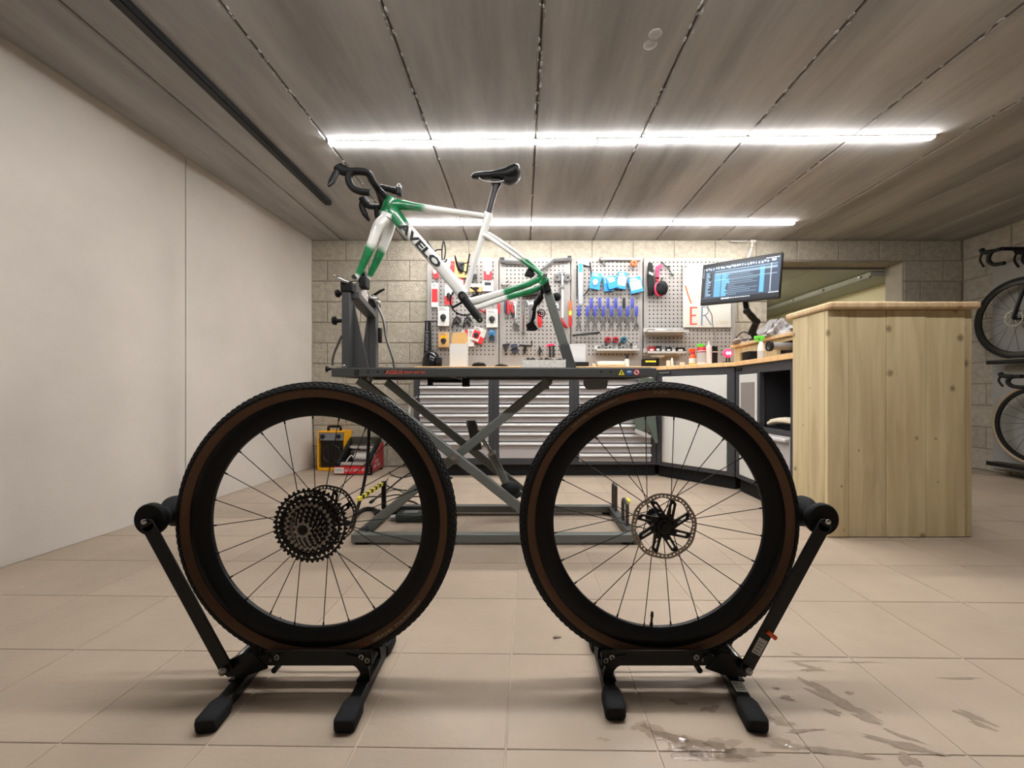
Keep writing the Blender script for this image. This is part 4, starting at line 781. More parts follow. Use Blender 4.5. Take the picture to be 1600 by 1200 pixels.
# rags on the shelf
def rag(name, lab, c, sx_, sy_, sz_, m, seed):
    rnd = random.Random(seed); t = thing(name, lab, 'cloth', c); q = MB(); n1, n2 = 40, 16; f1, f2, f3 = rnd.uniform(2,4), rnd.uniform(2,5), rnd.uniform(0,6); vs = []
    for i in range(n2+1):
        th_ = math.pi/2*i/n2
        for k_ in range(n1):
            a_ = 2*math.pi*k_/n1; w_ = 1+.20*math.sin(f1*a_+f3)+.20*math.sin(5*a_+th_*f2*2)+.16*math.sin(9*a_-7*th_)
            vs.append(V(c)+V((sx_*math.sin(th_)*math.cos(a_)*w_, sy_*math.sin(th_)*math.sin(a_)*w_, .001+sz_*max(0,math.cos(th_))*(1+.4*math.sin(3*a_+f3)*math.sin(2*th_)+.22*math.sin(7*a_+4*th_)*math.sin(2*th_)))))
    q.add(vs, [(i*n1+k_,(i+1)*n1+k_,(i+1)*n1+(k_+1)%n1,i*n1+(k_+1)%n1) for i in range(n2) for k_ in range(n1)]+[tuple(n2*n1+k_ for k_ in range(n1))]); q.build('folds', m, t)
    q = MB(); q.sweep(arc([V(c)+V((sx_*.6*math.cos(a_), sy_*.6*math.sin(a_)-.01, sz_*(.55+.3*math.sin(3*a_)))) for a_ in (2.6,3.4,4.2,5.0,5.6)]), .006, Z3, 6); q.build('hem', m, t)
zt_ = zs1+.0045
rag('grey_rag', 'crumpled pale grey rag heaped highest on the socket shelf', (1.83, 2.98, zt_), .085, .13, .10, 'cloth', 3)
rag('grey_rag', 'dark grey rag lying flat nearer the counter on the socket shelf', (1.86, 2.62, zt_), .09, .15, .055, mat('cloth_dark', (98,95,96), .95, var=.2, scale=30, bump=.3), 8)
rag('grey_rag', 'greyish brown rag spilling over the far end of the socket shelf', (1.83, 3.44, zt_), .075, .08, .05, mat('cloth_brown', (142,132,124), .95, var=.2, scale=30, bump=.3), 12)
t = thing('black_cable', 'black cable looping over the far end of the socket shelf', 'cable', (1.84, 3.5, zt_)); q = MB(); q.sweep(arc([P(1150,528,3.545),P(1160,519,3.54),P(1170,522,3.535),P(1166,531,3.535),P(1161,536.5,3.535)]), .005, Z3, 6); q.build('sheath', 'blackm', t); q = MB(); q.cyl(P(1163,534,3.535), P(1160,537.5,3.535), .007, 8); q.build('plug', 'ink', t)

# monitor on its arm
TL, TR, BL = P(1098.3,414,3.23), P(1223,393.5,2.84), P(1101,476.3,3.21)
U = (TR-TL).normalized(); W = (TL-BL); W = (W-U*W.dot(U)).normalized(); N_ = U.cross(W)   # N_ points to the viewer
if N_.y > 0: N_ = -N_
mw, mh = (TR-TL).length, (TL-BL).length
t = thing('monitor', 'wide black monitor showing a dark spreadsheet, tilted on a black arm', 'monitor', tuple((TL+TR)/2-W*mh))
def mr(q, a, c, b_, d_, o, th): q.prism([(a,-b_),(c,-b_),(c,-d_),(a,-d_)], TL+N_*o, U, W, N_, th)
q = MB(); mr(q, 0, mw, 0, mh, -.03, .03); q.build('housing', 'black', t, bevel=.004)
q = MB(); mr(q, .008, mw-.008, .007, mh-.016, 0, .001); q.build('screen', 'screen', t)
def scr(rects, m, nm, o=.001):
    q = MB()
    for x, y, w_, h_ in rects:
        a, c, b_, d_ = .008+(mw-.016)*x, .008+(mw-.016)*(x+w_), .007+(mh-.023)*y, .007+(mh-.023)*(y+h_); mr(q, a, c, b_, d_, o, .0004)
    q.build(nm, m, t, smooth=False, kind='stuff')
rr = random.Random(5)
scr([(0,0,1,.075),(0,.075,.035,.80),(.05,.24,.085,.60),(0,.9,1,.1)], 'scr0', 'dark_bars')
scr([(.05,.22,.03,.62),(.17,.20,.8,.025),(.17,.255,.8,.06),(.17,.43,.8,.022)]+[(.36,.34+.045*k_,rr.uniform(.08,.4),.012) for k_ in range(12)]+[(.05,.235+.03*k_,.03+rr.uniform(0,.05),.03) for k_ in range(20)], 'scr1', 'grey_rows', .0016)
scr([(.765,.25+.031*k_,.055,.02) for k_ in range(20)]+[(.17,.3+.029*k_,.09,.016) for k_ in range(20)]+[(.27,.3+.029*k_,rr.uniform(.05,.11),.018) for k_ in range(20)], 'scr2', 'blue_cells', .0022)
scr([(.04+.035*k_,.10+rr.uniform(0,.02),rr.uniform(.012,.03),.035+rr.uniform(0,.02)) for k_ in range(24)]+[(.9,.095,.05,.05),(.83,.06,.16,.014)]+[(.89,.2+.034*k_,.014,.012) for k_ in range(20)]+[(.008,.12+.05*k_,.012,.012) for k_ in range(5)]+[(.28,.915,.11,.03)]+[(.40+.022*k_,.918,.012,.022) for k_ in range(12)]+[(.88+.025*k_,.885,.018,.02) for k_ in range(5)], 'scr3', 'white_marks', .0028)
cm = TL+U*mw*.5-W*mh*.62-N_*.03
q = MB(); q.prism([(-.06,-.05),(.06,-.05),(.06,.05),(-.06,.05)], cm, U, W, N_, -.025); q.build('back_plate', 'black', t, bevel=.004)
t = thing('monitor_bracket', 'black jointed monitor arm rising from the socket shelf', 'arm', (1.86, 3.25, zt_))
a0, a1, a2, a3 = P(1164,468,3.10), P(1167,486,3.10), P(1182,503,3.16), P(1175,519,3.22)
ab = V((a3.x, 3.22, ZT+.001)); cmb = cm-N_*.045
q = MB(); q.sweep(arc([cmb, a0, a1]), .019, Y3, 10); q.build('upper_arm', 'blackm', t); q = MB(); q.sweep([a1, (a1+a2)/2, a2], [(.022,.02),(.026,.024),(.024,.02)], Y3, 10); q.build('middle_arm', 'blackm', t)
q = MB(); q.ball(a1, .027, 12, 8); q.build('elbow', 'black', t); q = MB(); q.ball(a2, .028, 12, 8); q.build('elbow', 'black', t)
q = MB(); q.sweep([a2, a3, V((1.812, 3.24, 1.17)), V((1.812, 3.24, zt_+.002))], [.024,.028,.026,.024], Y3, 10); q.build('lower_arm', 'blackm', t)
q = MB(); q.lathe((1.812,3.24,zt_+.0005), [(0,0),(.04,0),(.04,.012),(.024,.016),(0,.016)], 16, 'Z'); q.build('clamp_foot', 'black', t)
t = thing('white_cable', 'white cable running down from the ceiling edge behind the monitor', 'cable', (2.2, YB-.02, CZ-.1))
q = MB(); Yc = YB-.03; q.sweep(arc([P(1142,377,Yc),P(1160,377.5,Yc),P(1166,376.5,Yc)]), .008, Z3, 6); q.build('ceiling_run', 'lgrey', t)
q = MB(); q.sweep(arc([P(1176,375.5,Yc),P(1174,388,Yc),P(1169,402,Yc),P(1163,420,Yc),P(1160,436,Yc)]), .009, Z3, 8); q.build('drop', 'white', t)
q = MB(); q.box(P(1176,377.5,Yc+.01), (.05,.03,.024)); q.build('clip', 'white', t)
t = thing('power_cable', 'thin grey power cable hanging from the monitor past the whiteboard letters', 'cable', (1.5, 3.3, 1.3)); q = MB(); q.sweep(arc([P(1103.5,470,3.27),P(1106,480,3.35),P(1112,492,3.5),P(1113,503,3.55),P(1115.5,517,3.56),P(1117.5,530,3.57),P(1117.5,543,3.57)]), .004, Z3, 6); q.build('sheath', 'grey', t); q = MB(); q.cyl(P(1103.3,466,3.26), P(1103.6,472,3.275), .007, 8); q.build('plug', 'blackm', t)

# ---------------------------------------------------------------- scissor lift
LY0, LY1 = 1.985, 2.50
def lx(px, Y=LY0): return (px-VX)*Y/F
def lz(py, Y=LY0): return H+(VY-py)*Y/F
TZ1, TZ0 = lz(575), lz(588.5)
lt = thing('scissor_lift', 'grey steel scissor lift table on the tiled floor holding the bike frame', 'lift', (-.15, 2.25, 0))
xl, xr = lx(517.5), lx(1026)
q = MB(); q.bx(xl, xr, LY0, LY0+.035, TZ0, TZ1); q.build('front_beam', 'liftd', lt, bevel=.003)
q = MB(); q.bx(xl, xr, LY1, LY1+.035, TZ0, TZ1); q.build('rear_beam', 'liftd', lt, bevel=.003)
q = MB(); q.bx(xl, xl+.03, LY0+.035, LY1, TZ0, TZ1); q.bx(xr-.03, xr, LY0+.035, LY1, TZ0, TZ1); q.bx(xl+.55, xl+.58, LY0+.035, LY1, TZ0, TZ1); q.build('cross_beam', 'liftd', lt)
q = MB(); q.bx(xl+.02, xr-.02, LY0+.01, LY1+.02, TZ1, TZ1+.003); q.build('table_plate', 'liftd', lt)
q = MB(); text_on(q, 'AGIUS', (lx(602.5), LY0-.0012, TZ1-.0295), X3, Z3, .0275, lx(629)-lx(602.5), bold=.0006); marks(q, (lx(631.5), LY0-.0012, TZ1-.0265), X3, Z3, .0105, lx(664)-lx(631.5), [6,4,3], 2); q.build('lettering', 'logo', lt)
p = V((lx(971), LY0-.0015, (TZ0+TZ1)/2))
q = MB(); q.prism([(-.0145,-.013),(.0145,-.013),(0,.015)], p, X3, Z3, Y3, .0012); q.build('warning_sticker', 'hyellow', lt)
q = MB(); q.prism([(-.003,-.009),(.003,-.009),(.002,.005),(-.002,.005)], p-Y3*.0006, X3, Z3, Y3, .0006); q.build('warning_mark', 'ink', lt)
p = V((lx(983), LY0-.0015, (TZ0+TZ1)/2)); q = MB(); q.prism(circ(.0145, 16), p, X3, Z3, Y3, .0012); q.build('blue_sticker', mat('sticker_blue', (40,86,150), .4), lt); q = MB(); q.box(p+V((0,-.0005,.003)), (.018,.001,.006)); q.build('helmet_mark', 'white', lt)
p = V((lx(994.5), LY0-.0015, (TZ0+TZ1)/2)); q = MB(); q.prism(circ(.0125, 16), p-Y3*.0003, X3, Z3, Y3, .0012); q.build('sticker_face', 'white', lt)
q = MB(); q.ring(circ(.0150, 20), circ(.0118, 20), p-Y3*.0006, X3, Z3, Y3, .0014); q.box(p-Y3*.0008, (.024,.0014,.003), Euler((0,math.radians(45),0)).to_matrix()); q.build('forbidden_sticker', 'red', lt); q = MB(); q.box(p+V((0,-.0007,0)), (.008,.001,.012)); q.build('figure_mark', 'ink', lt)
for px in (575.5, 590.5, 601.5, 939, 954): q = MB(); q.cyl((lx(px),LY0-.001,TZ0+.024),(lx(px),LY0+.004,TZ0+.024),.0055,10); q.build('bolt_hole', 'ink', lt)
q = MB(); q.cyl((lx(557.5),LY0-.006,TZ1-.016),(lx(557.5),LY0+.01,TZ1-.016),.011,14); q.build('bolt', 'steeld', lt)
q = MB(); q.lathe((lx(512.5),LY0+.02,TZ1-.004), [(.016,-.016),(.009,-.008),(.006,0),(.006,.02)], 12, 'X'); q.build('end_knob', 'blackm', lt)
q = MB(); q.ball((lx(535),LY0+.018,TZ1+.01), (.014,.012,.011), 10, 6); q.build('clamp_bolt', 'chrome', lt)
# base frame
bz1, bz0 = lz(835.5), .012; bx0, bx1 = lx(548), lx(1000)
q = MB(); q.bx(bx0, bx1, LY0, LY0+.045, bz0, bz1); q.build('base_rail', 'lift', lt, bevel=.003)
q = MB(); q.bx(bx0, bx1, LY1-.02, LY1+.025, bz0, bz1); q.build('base_rail', 'lift', lt, bevel=.003)
for X in (bx0, bx1-.045): q = MB(); q.bx(X, X+.045, LY0+.045, LY1-.02, bz0, bz1-.004); q.build('base_member', 'liftd', lt, bevel=.003)
for X in (bx0+.04, bx1-.06):
    for Y in (LY0+.005, LY1-.015): q = MB(); q.bx(X-.02, X+.03, Y, Y+.035, 0.0005, bz0); q.build('rubber_foot', 'rubber', lt)
# scissor arms
ax0, ax1 = lx(560, 2.05), .14; atz, abz = TZ0-.012, bz1-.012
for Y in (2.055, 2.475): q = MB(); q.bar((ax0, Y, atz), (ax1, Y, abz), .03, .046); q.build('scissor_arm', 'lift', lt, bevel=.005)
for Y in (2.100, 2.430): q = MB(); q.bar((ax1, Y, atz), (ax0+.02, Y, abz), .03, .044); q.build('scissor_arm', 'lift', lt, bevel=.005)
cxm, czm = (ax0+ax1)/2, (atz+abz)/2
q = MB(); q.cyl((cxm,2.03,czm),(cxm,2.50,czm),.014,14); q.build('pivot_shaft', 'steel', lt)
q = MB(); q.cyl((cxm,2.025,czm),(cxm,2.04,czm),.021,6); q.build('pivot_nut', 'chrome', lt)
q = MB(); q.cyl((ax0+.02,2.06,abz),(ax0+.02,2.47,abz),.013,12); q.cyl((ax1,2.06,atz),(ax1,2.47,atz),.013,12); q.build('roller_shaft', 'steeld', lt)
q = MB(); q.cyl((ax0+.02,2.085,abz),(ax0+.02,2.065,abz),.023,14); q.build('roller', 'chrome', lt)
q = MB(); q.bar((cxm+.06,2.27,czm+.14), (cxm+.09,2.27,czm+.0), .05, .05); q.sweep([(cxm+.055,2.27,czm+.16),(cxm+.055,2.27,czm+.13)], .026, Y3, 10); q.build('lever_arm', 'liftd', lt, bevel=.004)
r0, r1 = P(742,668,2.27), P(768,708,2.27); r2 = P(792,757,2.27)
q = MB(); q.cyl(r0, r1, .011, 12); q.build('piston_rod', 'chrome', lt); q = MB(); q.cyl(r1, r2, .0215, 16); q.build('cylinder', 'lift', lt); q = MB(); q.cyl(r1-(r2-r1).normalized()*.006, r1+(r2-r1).normalized()*.01, .025, 16); q.build('cylinder_collar', 'lgrey', lt)
q = MB(); q.ball(P(797,764,2.27), (.055,.05,.045), 16, 10); q.cyl(P(797,764,2.27), P(806,778,2.27), .04, 14); q.build('motor', 'blackm', lt)
q = MB(); q.bar(P(790,757,2.3), P(850,795,2.42), .03, .03); q.build('motor_bracket', 'lift', lt)
q = MB(); q.bx(lx(846,2.1), lx(858,2.1), 2.08, 2.12, TZ0-.06, TZ0); q.build('hinge_bracket', 'lift', lt, bevel=.003)
q = MB(); q.bx(lx(668,2.2), lx(720,2.2), 2.2, 2.3, TZ0-.022, TZ0-.006); q.bx(lx(668,2.2), lx(675,2.2), 2.2, 2.23, TZ0-.04, TZ0); q.bx(lx(722,2.2), lx(733,2.2), 2.2, 2.23, TZ0-.045, TZ0); q.build('lock_bar', 'blackm', lt)
q = MB(); q.prism([(0,0),(.14,0),(.13,-.05),(.02,-.055),(0,-.03)], (lx(912,2.35), 2.35, TZ0-.005), X3, Z3, Y3, .012); q.build('side_flap', 'lift', lt)
# fork posts at the end
for Y, xa, xb, yt in ((2.03, 533.6, 546.5, 441), (2.47, 576, 587, 468)):
    a_, c_ = lx(xa, Y), lx(xb, Y); zt2 = lz(yt, Y)
    q = MB(); q.bx(a_, c_, Y, Y+.05, TZ1+.003, zt2); q.build('post', 'liftd', lt, bevel=.003)
    q = MB(); q.prism([(0,TZ1+.003),(.075,TZ1+.003),(.0,TZ1+.34)], (c_,Y+.045,0), X3, Z3, Y3, .006) if Y < 2.2 else q.prism([(0,TZ1+.003),(-.055,TZ1+.003),(0,TZ1+.40)], (a_,Y,0), X3, Z3, Y3, .006); q.build('gusset', 'liftd', lt)
    q = MB(); q.bx(a_-.004, c_+.012, Y-.006, Y+.056, zt2-.045, zt2+.004); q.build('clamp_head', 'blackm', lt, bevel=.004)
zp = lz(441, 2.03)
q = MB(); pc0, pc1 = V((lx(548,2.03), 2.055, zp-.055)), V((lx(578,2.47), 2.495, zp-.075)); q.bar(pc0, pc1, .035, .06, Z3); q.build('fork_beam', 'liftd', lt, bevel=.003)
q = MB(); c_ = V((lx(529,2.03), 2.05, zp-.05)); q.lathe(c_, [(0,-.022),(.018,-.02),(.02,-.008),(.01,0),(.008,.03)], 14, 'X'); q.build('clamp_knob', 'blackm', lt)
q = MB(); c_ = V((lx(521,2.03), 2.05, lz(500,2.03))); q.lathe(c_, [(0,-.012),(.02,-.01),(.022,.002),(.010,.008),(.008,.045)], 14, 'X'); q.build('clamp_knob', 'blackm', lt)
q = MB(); q.sweep(arc([P(522,432,2.03),P(528,434,2.02),P(540,440,2.02),P(556,442.5,2.05)]), [(.004,.005)]*6+[(.006,.008)]*13, Y3, 8); q.ball(P(522.5,432,2.03), (.009,.008,.007), 10, 6); q.build('quick_lever', 'chrome', lt)
q = MB(); q.sweep([P(580,463,2.49),P(587,459.5,2.48),P(594,455,2.47),P(601,451.5,2.47)], [.005,.008,.008,.005], Y3, 8); q.build('quick_lever', 'blackm', lt)
q = MB(); q.cyl(P(572,462,2.46), P(590,468,2.46), .012, 12); q.cyl(P(588,470,2.46), P(594,474,2.46), .01, 10); q.build('clamp_screw', 'chrome', lt)
q = MB(); q.sweep(arc([P(583,462,2.46),P(590,478,2.46),P(599,500,2.46),P(603,525,2.46),P(609,545,2.46),P(614,560,2.46),P(616,574,2.46)]), .0075, Y3, 8); q.build('release_cable', 'steel', lt)
q = MB(); q.sweep(arc([P(534,524,2.06),P(528,538,2.06),P(521,555,2.06),P(519,571,2.06)]), .006, Y3, 8); q.build('release_cable', 'steel', lt)
q = MB(); q.bx(lx(590,2.47), lx(595,2.47), 2.47, 2.5, lz(535,2.47), lz(512,2.47)); q.build('latch', 'blackm', lt, bevel=.004)
# axle clamp between the posts that carries the fork
BYc = 2.25
fd = P(563, 438, BYc)
q = MB(); q.cyl(fd+V((-.002,-.085,-.004)), fd+V((-.002,.085,-.004)), .011, 12); q.build('axle_pin', 'chrome', lt)
q = MB(); mid = (pc0+pc1)/2; q.bar(mid+V((0,0,.02)), fd+V((0,0,-.012)), .09, .03); q.build('axle_block', 'alu', lt, bevel=.004)
q = MB(); q.box(fd+V((.03,-.02,-.02)), (.035,.07,.06)); q.build('axle_clamp', 'blackm', lt, bevel=.006)
# telescopic rear strut
rd = P(850, 438, BYc); sb = V((lx(893, BYc), BYc, TZ1+.004)); m1 = rd.lerp(sb, .14); m2 = rd.lerp(sb, .72)
q = MB(); q.bar(m1, m2, .045, .045); q.build('rear_strut', 'lift', lt, bevel=.004); q = MB(); q.bar(m2, sb, .052, .052); q.build('strut_sleeve', 'liftd', lt, bevel=.004)
q = MB(); q.bar(rd+V((0,0,-.004)), m1, .09, .034); q.build('strut_fork', 'blackm', lt, bevel=.004); q = MB(); q.cyl(rd-Y3*.085, rd+Y3*.085, .012, 12); q.build('rear_axle', 'steel', lt)
q = MB(); q.bx(sb.x-.05, sb.x+.05, BYc-.05, BYc+.05, TZ1+.003, TZ1+.012); q.build('strut_foot', 'liftd', lt)
q = MB(); q.ball(m1+V((.05,.03,-.015)), (.025,.02,.025), 10, 6); q.cyl(m1, m1+V((.05,.03,-.015)), .01, 8); q.build('strut_knob', 'blackm', lt)
# end guards
gx = -.815
q = MB(); q.bar((gx, 2.10, .198), (gx, 2.44, .198), .016, .016, X3); q.build('guard_bar', 'blackm', lt)
q = MB()
for k_ in range(6): q.box((gx, 2.085+.062*k_, .198), (.0172,.034,.0172))
q.build('hazard_stripe', 'hyellow', lt)
for Y in (2.44,): q = MB(); q.bx(gx-.011, gx+.011, Y, Y+.02, bz1-.004, .206); q.build('guard_post', 'blackm', lt)
for Ya, Yb_, zt3, X in ((2.40, 2.47, .195, bx1-.022), (2.14, 2.23, .165, bx1-.022)):
    q = MB(); q.sweep(arc([(X,Ya,bz1-.01),(X,Ya,zt3-.03),(X,Ya+.012,zt3-.006),(X,(Ya+Yb_)/2,zt3),(X,Yb_-.012,zt3-.006),(X,Yb_,zt3-.03),(X,Yb_,bz1-.01)], 5), .0095, X3, 10); q.build('guard_hoop', 'steeld', lt)
q = MB(); q.ball((bx1-.022+.02, 2.22, .150), (.02,.025,.016), 10, 6); q.build('hazard_cap', 'hyellow', lt)
t = thing('speckled_tray', 'white speckled tray full of small hardware standing on the lift table by the rear strut', 'tray', (lx(850,2.12), 2.15, TZ1+.003))
a_, c_ = lx(816,2.08), lx(884,2.08)
q = MB()
for bxs in ((a_,c_,2.08,2.083,TZ1+.0035,TZ1+.046),(a_,c_,2.187,2.19,TZ1+.0035,TZ1+.052),(a_,a_+.003,2.083,2.187,TZ1+.0035,TZ1+.048),(c_-.003,c_,2.083,2.187,TZ1+.0035,TZ1+.05),(a_,c_,2.08,2.19,TZ1+.0035,TZ1+.006)): q.bx(*bxs)
q.build('tub', 'speck', t)
q = MB()
for k_ in range(70): q.box((random.uniform(a_+.012,c_-.012), random.uniform(2.095,2.178), TZ1+random.uniform(.038,.054)), (random.uniform(.006,.018),random.uniform(.006,.014),.008), Euler((random.random()*3,random.random()*3,0)).to_matrix())
q.build('hardware', 'steeld', t, kind='stuff')
# ---------------------------------------------------------------- bike frame on the lift
def B(x, y, dy=0): return P(x, y, BYc+dy)
bk = thing('gravel_bicycle', 'white and green gravel bike frame without wheels clamped on the scissor lift', 'bike', (lx(700, BYc), BYc, TZ1+.3))
s2 = BYc/F
def tube(pts, rad, pv, name, sq=.8, seg=14, n=8, dy=None, m='pwhite', parent=None):
    P3 = [B(*p) for p in pts]; Q = arc(P3, n); k_ = len(pts)-1
    def ip(L_):
        o = []
        for i in range(len(Q)):
            u_ = i/n; a_ = min(int(u_), k_-1); f_ = u_-a_; x, y = L_[a_], L_[a_+1]
            o.append(tuple(x[j]*(1-f_)+y[j]*f_ for j in range(2)) if isinstance(x, tuple) else x*(1-f_)+y*f_)
        return o
    q = MB(); q.sweep(Q, ip(rad), Y3, seg, sq, paint=ip(pv) if pv else None); return q.build(name, m, parent or bk)
# (lateral radius, in-plane radius) in metres; paint 1 = green, 0 = white
tube([(604,338),(606,329),(610,318),(613,309)], [(.026,.034),(.026,.034),(.026,.034),(.024,.028)], [1,1,1,1], 'head_tube')
tube([(606,322),(622,320),(650,323.5),(664,325.5),(700,330.5),(735,335),(758,338.5)], [(.024,.026),(.024,.028),(.022,.019),(.021,.018),(.019,.016),(.017,.014),(.017,.015)], [1,1,1,.55,-.2,-.3,-.3], 'top_tube')
dt = [(609,325),(618,336),(630,352),(648,372),(666,392),(690,419),(712,445),(725,462)]
tube(dt, [(.026,.028),(.028,.037),(.028,.033),(.029,.032),(.029,.032),(.029,.032),(.03,.033),(.032,.034)], [1,1,.62,.15,-.1,-.3,-.3,-.3], 'down_tube', .62)
tube([(763.5,336),(761,345),(757,358),(748,388),(738,420),(729,450),(724,462)], [(.02,.024),(.02,.023),(.018,.021),(.015,.015),(.016,.014),(.02,.017),(.026,.022)], [-.3]*7, 'seat_tube')
tube([(757,335),(768,338.5)], [(.02,.016),(.019,.014)], [-.3,-.3], 'seat_clamp')
for dy, pts in ((-.05, [(756,368,-.012),(764,371,-.03),(800,396,-.055),(822,412,-.065),(838,423,-.07),(845,429,-.07)]), (.05, [(758,364,.012),(770,369,.03),(806,393,.055),(828,411,.065),(842,424,.07),(849,432,.07)])):
    tube(pts, [(.010,.012),(.009,.0105),(.008,.009),(.008,.009),(.009,.010),(.011,.012)], [-.3,-.3,.2,.7,1,1], 'seat_stay')
for dy, pts in ((-.05, [(729,469,-.03),(740,470.5,-.045),(775,460,-.055),(800,452.5,-.06),(825,444,-.066),(843,436,-.07)]), (.05, [(736,479,.03),(746,478.5,.045),(780,468,.055),(806,461,.06),(830,455,.066),(849,446,.07)])):
    tube(pts, [(.014,.018),(.013,.022),(.011,.0185),(.010,.017),(.010,.017),(.010,.014)], [-.3,-.3,.15,1,1,1], 'chain_stay')
for pts in ([(842,429,-.07),(849,437,-.07),(845,444,-.07)], [(846,430,.07),(853,439,.07),(848,449,.07)]):
    tube(pts, [(.009,.016),(.010,.020),(.009,.014)], [1,1,1], 'dropout')
tube([(607,336,0),(605,342,0)], [(.04,.036),(.045,.034)], [.3,.2], 'fork_crown')
for pts in ([(603,341,-.028),(592,352,-.045),(582,378,-.052),(572,402,-.054),(562,424,-.056),(556,437,-.056)], [(609,342,.028),(609,354,.045),(600,382,.052),(590,405,.054),(580,426,.056),(572,440,.056)]):
    tube(pts, [(.02,.026),(.017,.030),(.014,.026),(.013,.022),(.011,.017),(.009,.011)], [-.3,-.3,.3,1,.9,-.2], 'fork_blade')
tube([(760,350),(766,352),(772,341)], [(.012,.006)]*3, [-.3]*3, 'seat_brace') if 0 else None
q = MB(); dA, dB = B(628,352), B(689,418.5); dU = (dB-dA).normalized(); dW = V((dU.z*-1 if dU.z < 0 else dU.z, 0, dU.x)); dW = V((-dU.z,0,dU.x))
text_on(q, 'AVELO', dA-Y3*.0296-dW*.0205, dU, dW, .056, (dB-dA).length, bold=.042); q.build('lettering', 'ink', bk)
q = MB(); a_ = B(803,452.5,-.0745); c_ = B(834,443.5,-.079); uu = (c_-a_); uu.y = 0; uu.normalize(); text_on(q, 'AVELO', V((a_.x, min(a_.y,c_.y)-.002, a_.z-.006)), uu, V((-uu.z,0,uu.x)), .015, .07, bold=.03); q.build('lettering', mat('deep_green', (8,52,30), .4), bk)
q = MB(); a_ = B(634,322.5,-.0235); c_ = B(656,326,-.0225); uu = (c_-a_); uu.y = 0; uu.normalize(); text_on(q, 'AVELO', V((a_.x, a_.y-.001, a_.z-.006)), uu, V((-uu.z,0,uu.x)), .014, .065, bold=.03); q.build('lettering', 'deep_green' if 0 else MATS['deep_green'], bk)
# seatpost and saddle
q = MB(); q.sweep([B(762,340),B(766,322),B(771.5,302),B(774,294),B(776,286)], [(.012,.0165),(.012,.0165),(.012,.0165),(.013,.019),(.014,.028)], Y3, 12); q.build('seatpost', mat('carbon_post', (26,25,25), .4), bk)
sd = MB(); sp = [(737,277),(742,275),(752,274.5),(768,274),(780,274),(795,275),(806,270.5),(812,269)]
sd.sweep(arc([B(x,y) for x, y in sp], 4), [v for a_, b_ in zip([(.008,.006),(.018,.015),(.021,.018),(.024,.020),(.04,.026),(.062,.042),(.068,.036)],[(.018,.015),(.021,.018),(.024,.020),(.04,.026),(.062,.042),(.068,.036),(.05,.025)]) for v in [tuple(a_[j]*(1-t_)+b_[j]*t_ for j in (0,1)) for t_ in (0,.25,.5,.75)]]+[(.05,.025)], Y3, 14, .8)
sdl = sd.build('saddle', 'black', bk)
q = MB()
for dy in (-.022,.022): q.sweep(arc([B(748,278,dy),B(758,283.5,dy),B(778,284.5,dy),B(792,280,dy),B(803,272,dy)]), .0038, Y3, 8)
q.build('rails', 'steel', sdl)
q = MB()
for dy in (-.05,.05): q.sweep([B(788,279,dy),B(798,281,dy),B(804,278,dy)], [(.008,.012),(.012,.018),(.008,.012)], Y3, 8)
q.build('skirt', 'blackm', sdl); q = MB(); q.box(B(775,285.5), (.05,.05,.016)); q.build('clamp', 'black', sdl)
# cockpit
cl = B(591,296)
q = MB(); q.sweep(arc([B(611,313),B(604,309),B(598,303),cl]), [(.02,.018)]*19, Y3, 12); q.sweep([B(607,316),B(612,309)], .021, Y3, 12); stem = q.build('stem', 'blackm', bk)
hb = lambda x, y, Y: P(x, y, Y)
def side(corner, cr2, hoodb, drops, tip, lever, Yn, nm):
    q = MB(); q.sweep(arc([cl]+corner+[cr2, hoodb], 6), [(.014,.015)]*200 if 0 else [(.0175,.019)]*(6*(len(corner)+2)+1), Z3, 12); h = q.build('handlebar', 'blackm', bk)
    q = MB(); q.sweep(arc(drops, 6), .0168, Y3, 12); q.build('drop', 'blackm', h)
    q = MB(); q.sweep(arc([hoodb]+tip, 5), [(.018,.021)]*3+[(.019,.026)]*(5*len(tip)-4)+[(.017,.021),(.011,.012)], Y3, 12); q.build('hood', 'blackm', bk)
    q = MB(); q.sweep(arc(lever, 5), [(.009,.017)]*(5*(len(lever)-1)-4)+[(.009,.015),(.008,.012),(.007,.010),(.006,.008),(.004,.005)], Y3, 10); q.build('brake_lever', 'black', bk)
side([hb(582,283,2.16)], hb(573,269.5,2.055), hb(545,268,2.04), [hb(551,268.5,2.04),hb(545,275,2.035),hb(546,286,2.03),hb(553,295,2.025),hb(565,299.5,2.02),hb(579,301,2.02)], [hb(536,266,2.04),hb(530,262,2.04),hb(528,259.5,2.04)], [hb(528,266,2.035),hb(523,274,2.03),hb(518,284,2.02),hb(513,291.5,2.01)], 0, 'n')
side([hb(595,308,2.36)], hb(597,322,2.46), hb(579,322.5,2.47), [hb(590,322,2.47),hb(589,329,2.475),hb(590,338,2.48),hb(594,345,2.485),hb(602,349,2.49)], [hb(572,317,2.47),hb(568,311,2.47),hb(567,308.5,2.47)], [hb(567,313,2.47),hb(565,322,2.475),hb(570,334,2.48),hb(577,345.5,2.49)], 0, 'f')
q = MB(); q.sweep(arc([B(594,293,.02),B(603,294.5,.03),B(612,297,.03),B(622,299,.03)]), [(.018,.017)]*6+[(.017,.016)]*7+[(.018,.019)]*6, Y3, 10); mt = q.build('accessory_mount', 'blackm', bk)
q = MB(); q.box(B(624,299,.03), (.03,.04,.05)); q.build('lamp_body', 'black', mt, bevel=.008); q = MB(); q.lathe(B(624,291,.02)-Y3*.01, [(.005,0),(.012,0),(.012,.02),(.005,.02),(.005,0)], 12); q.build('lens_ring', 'steel', mt)
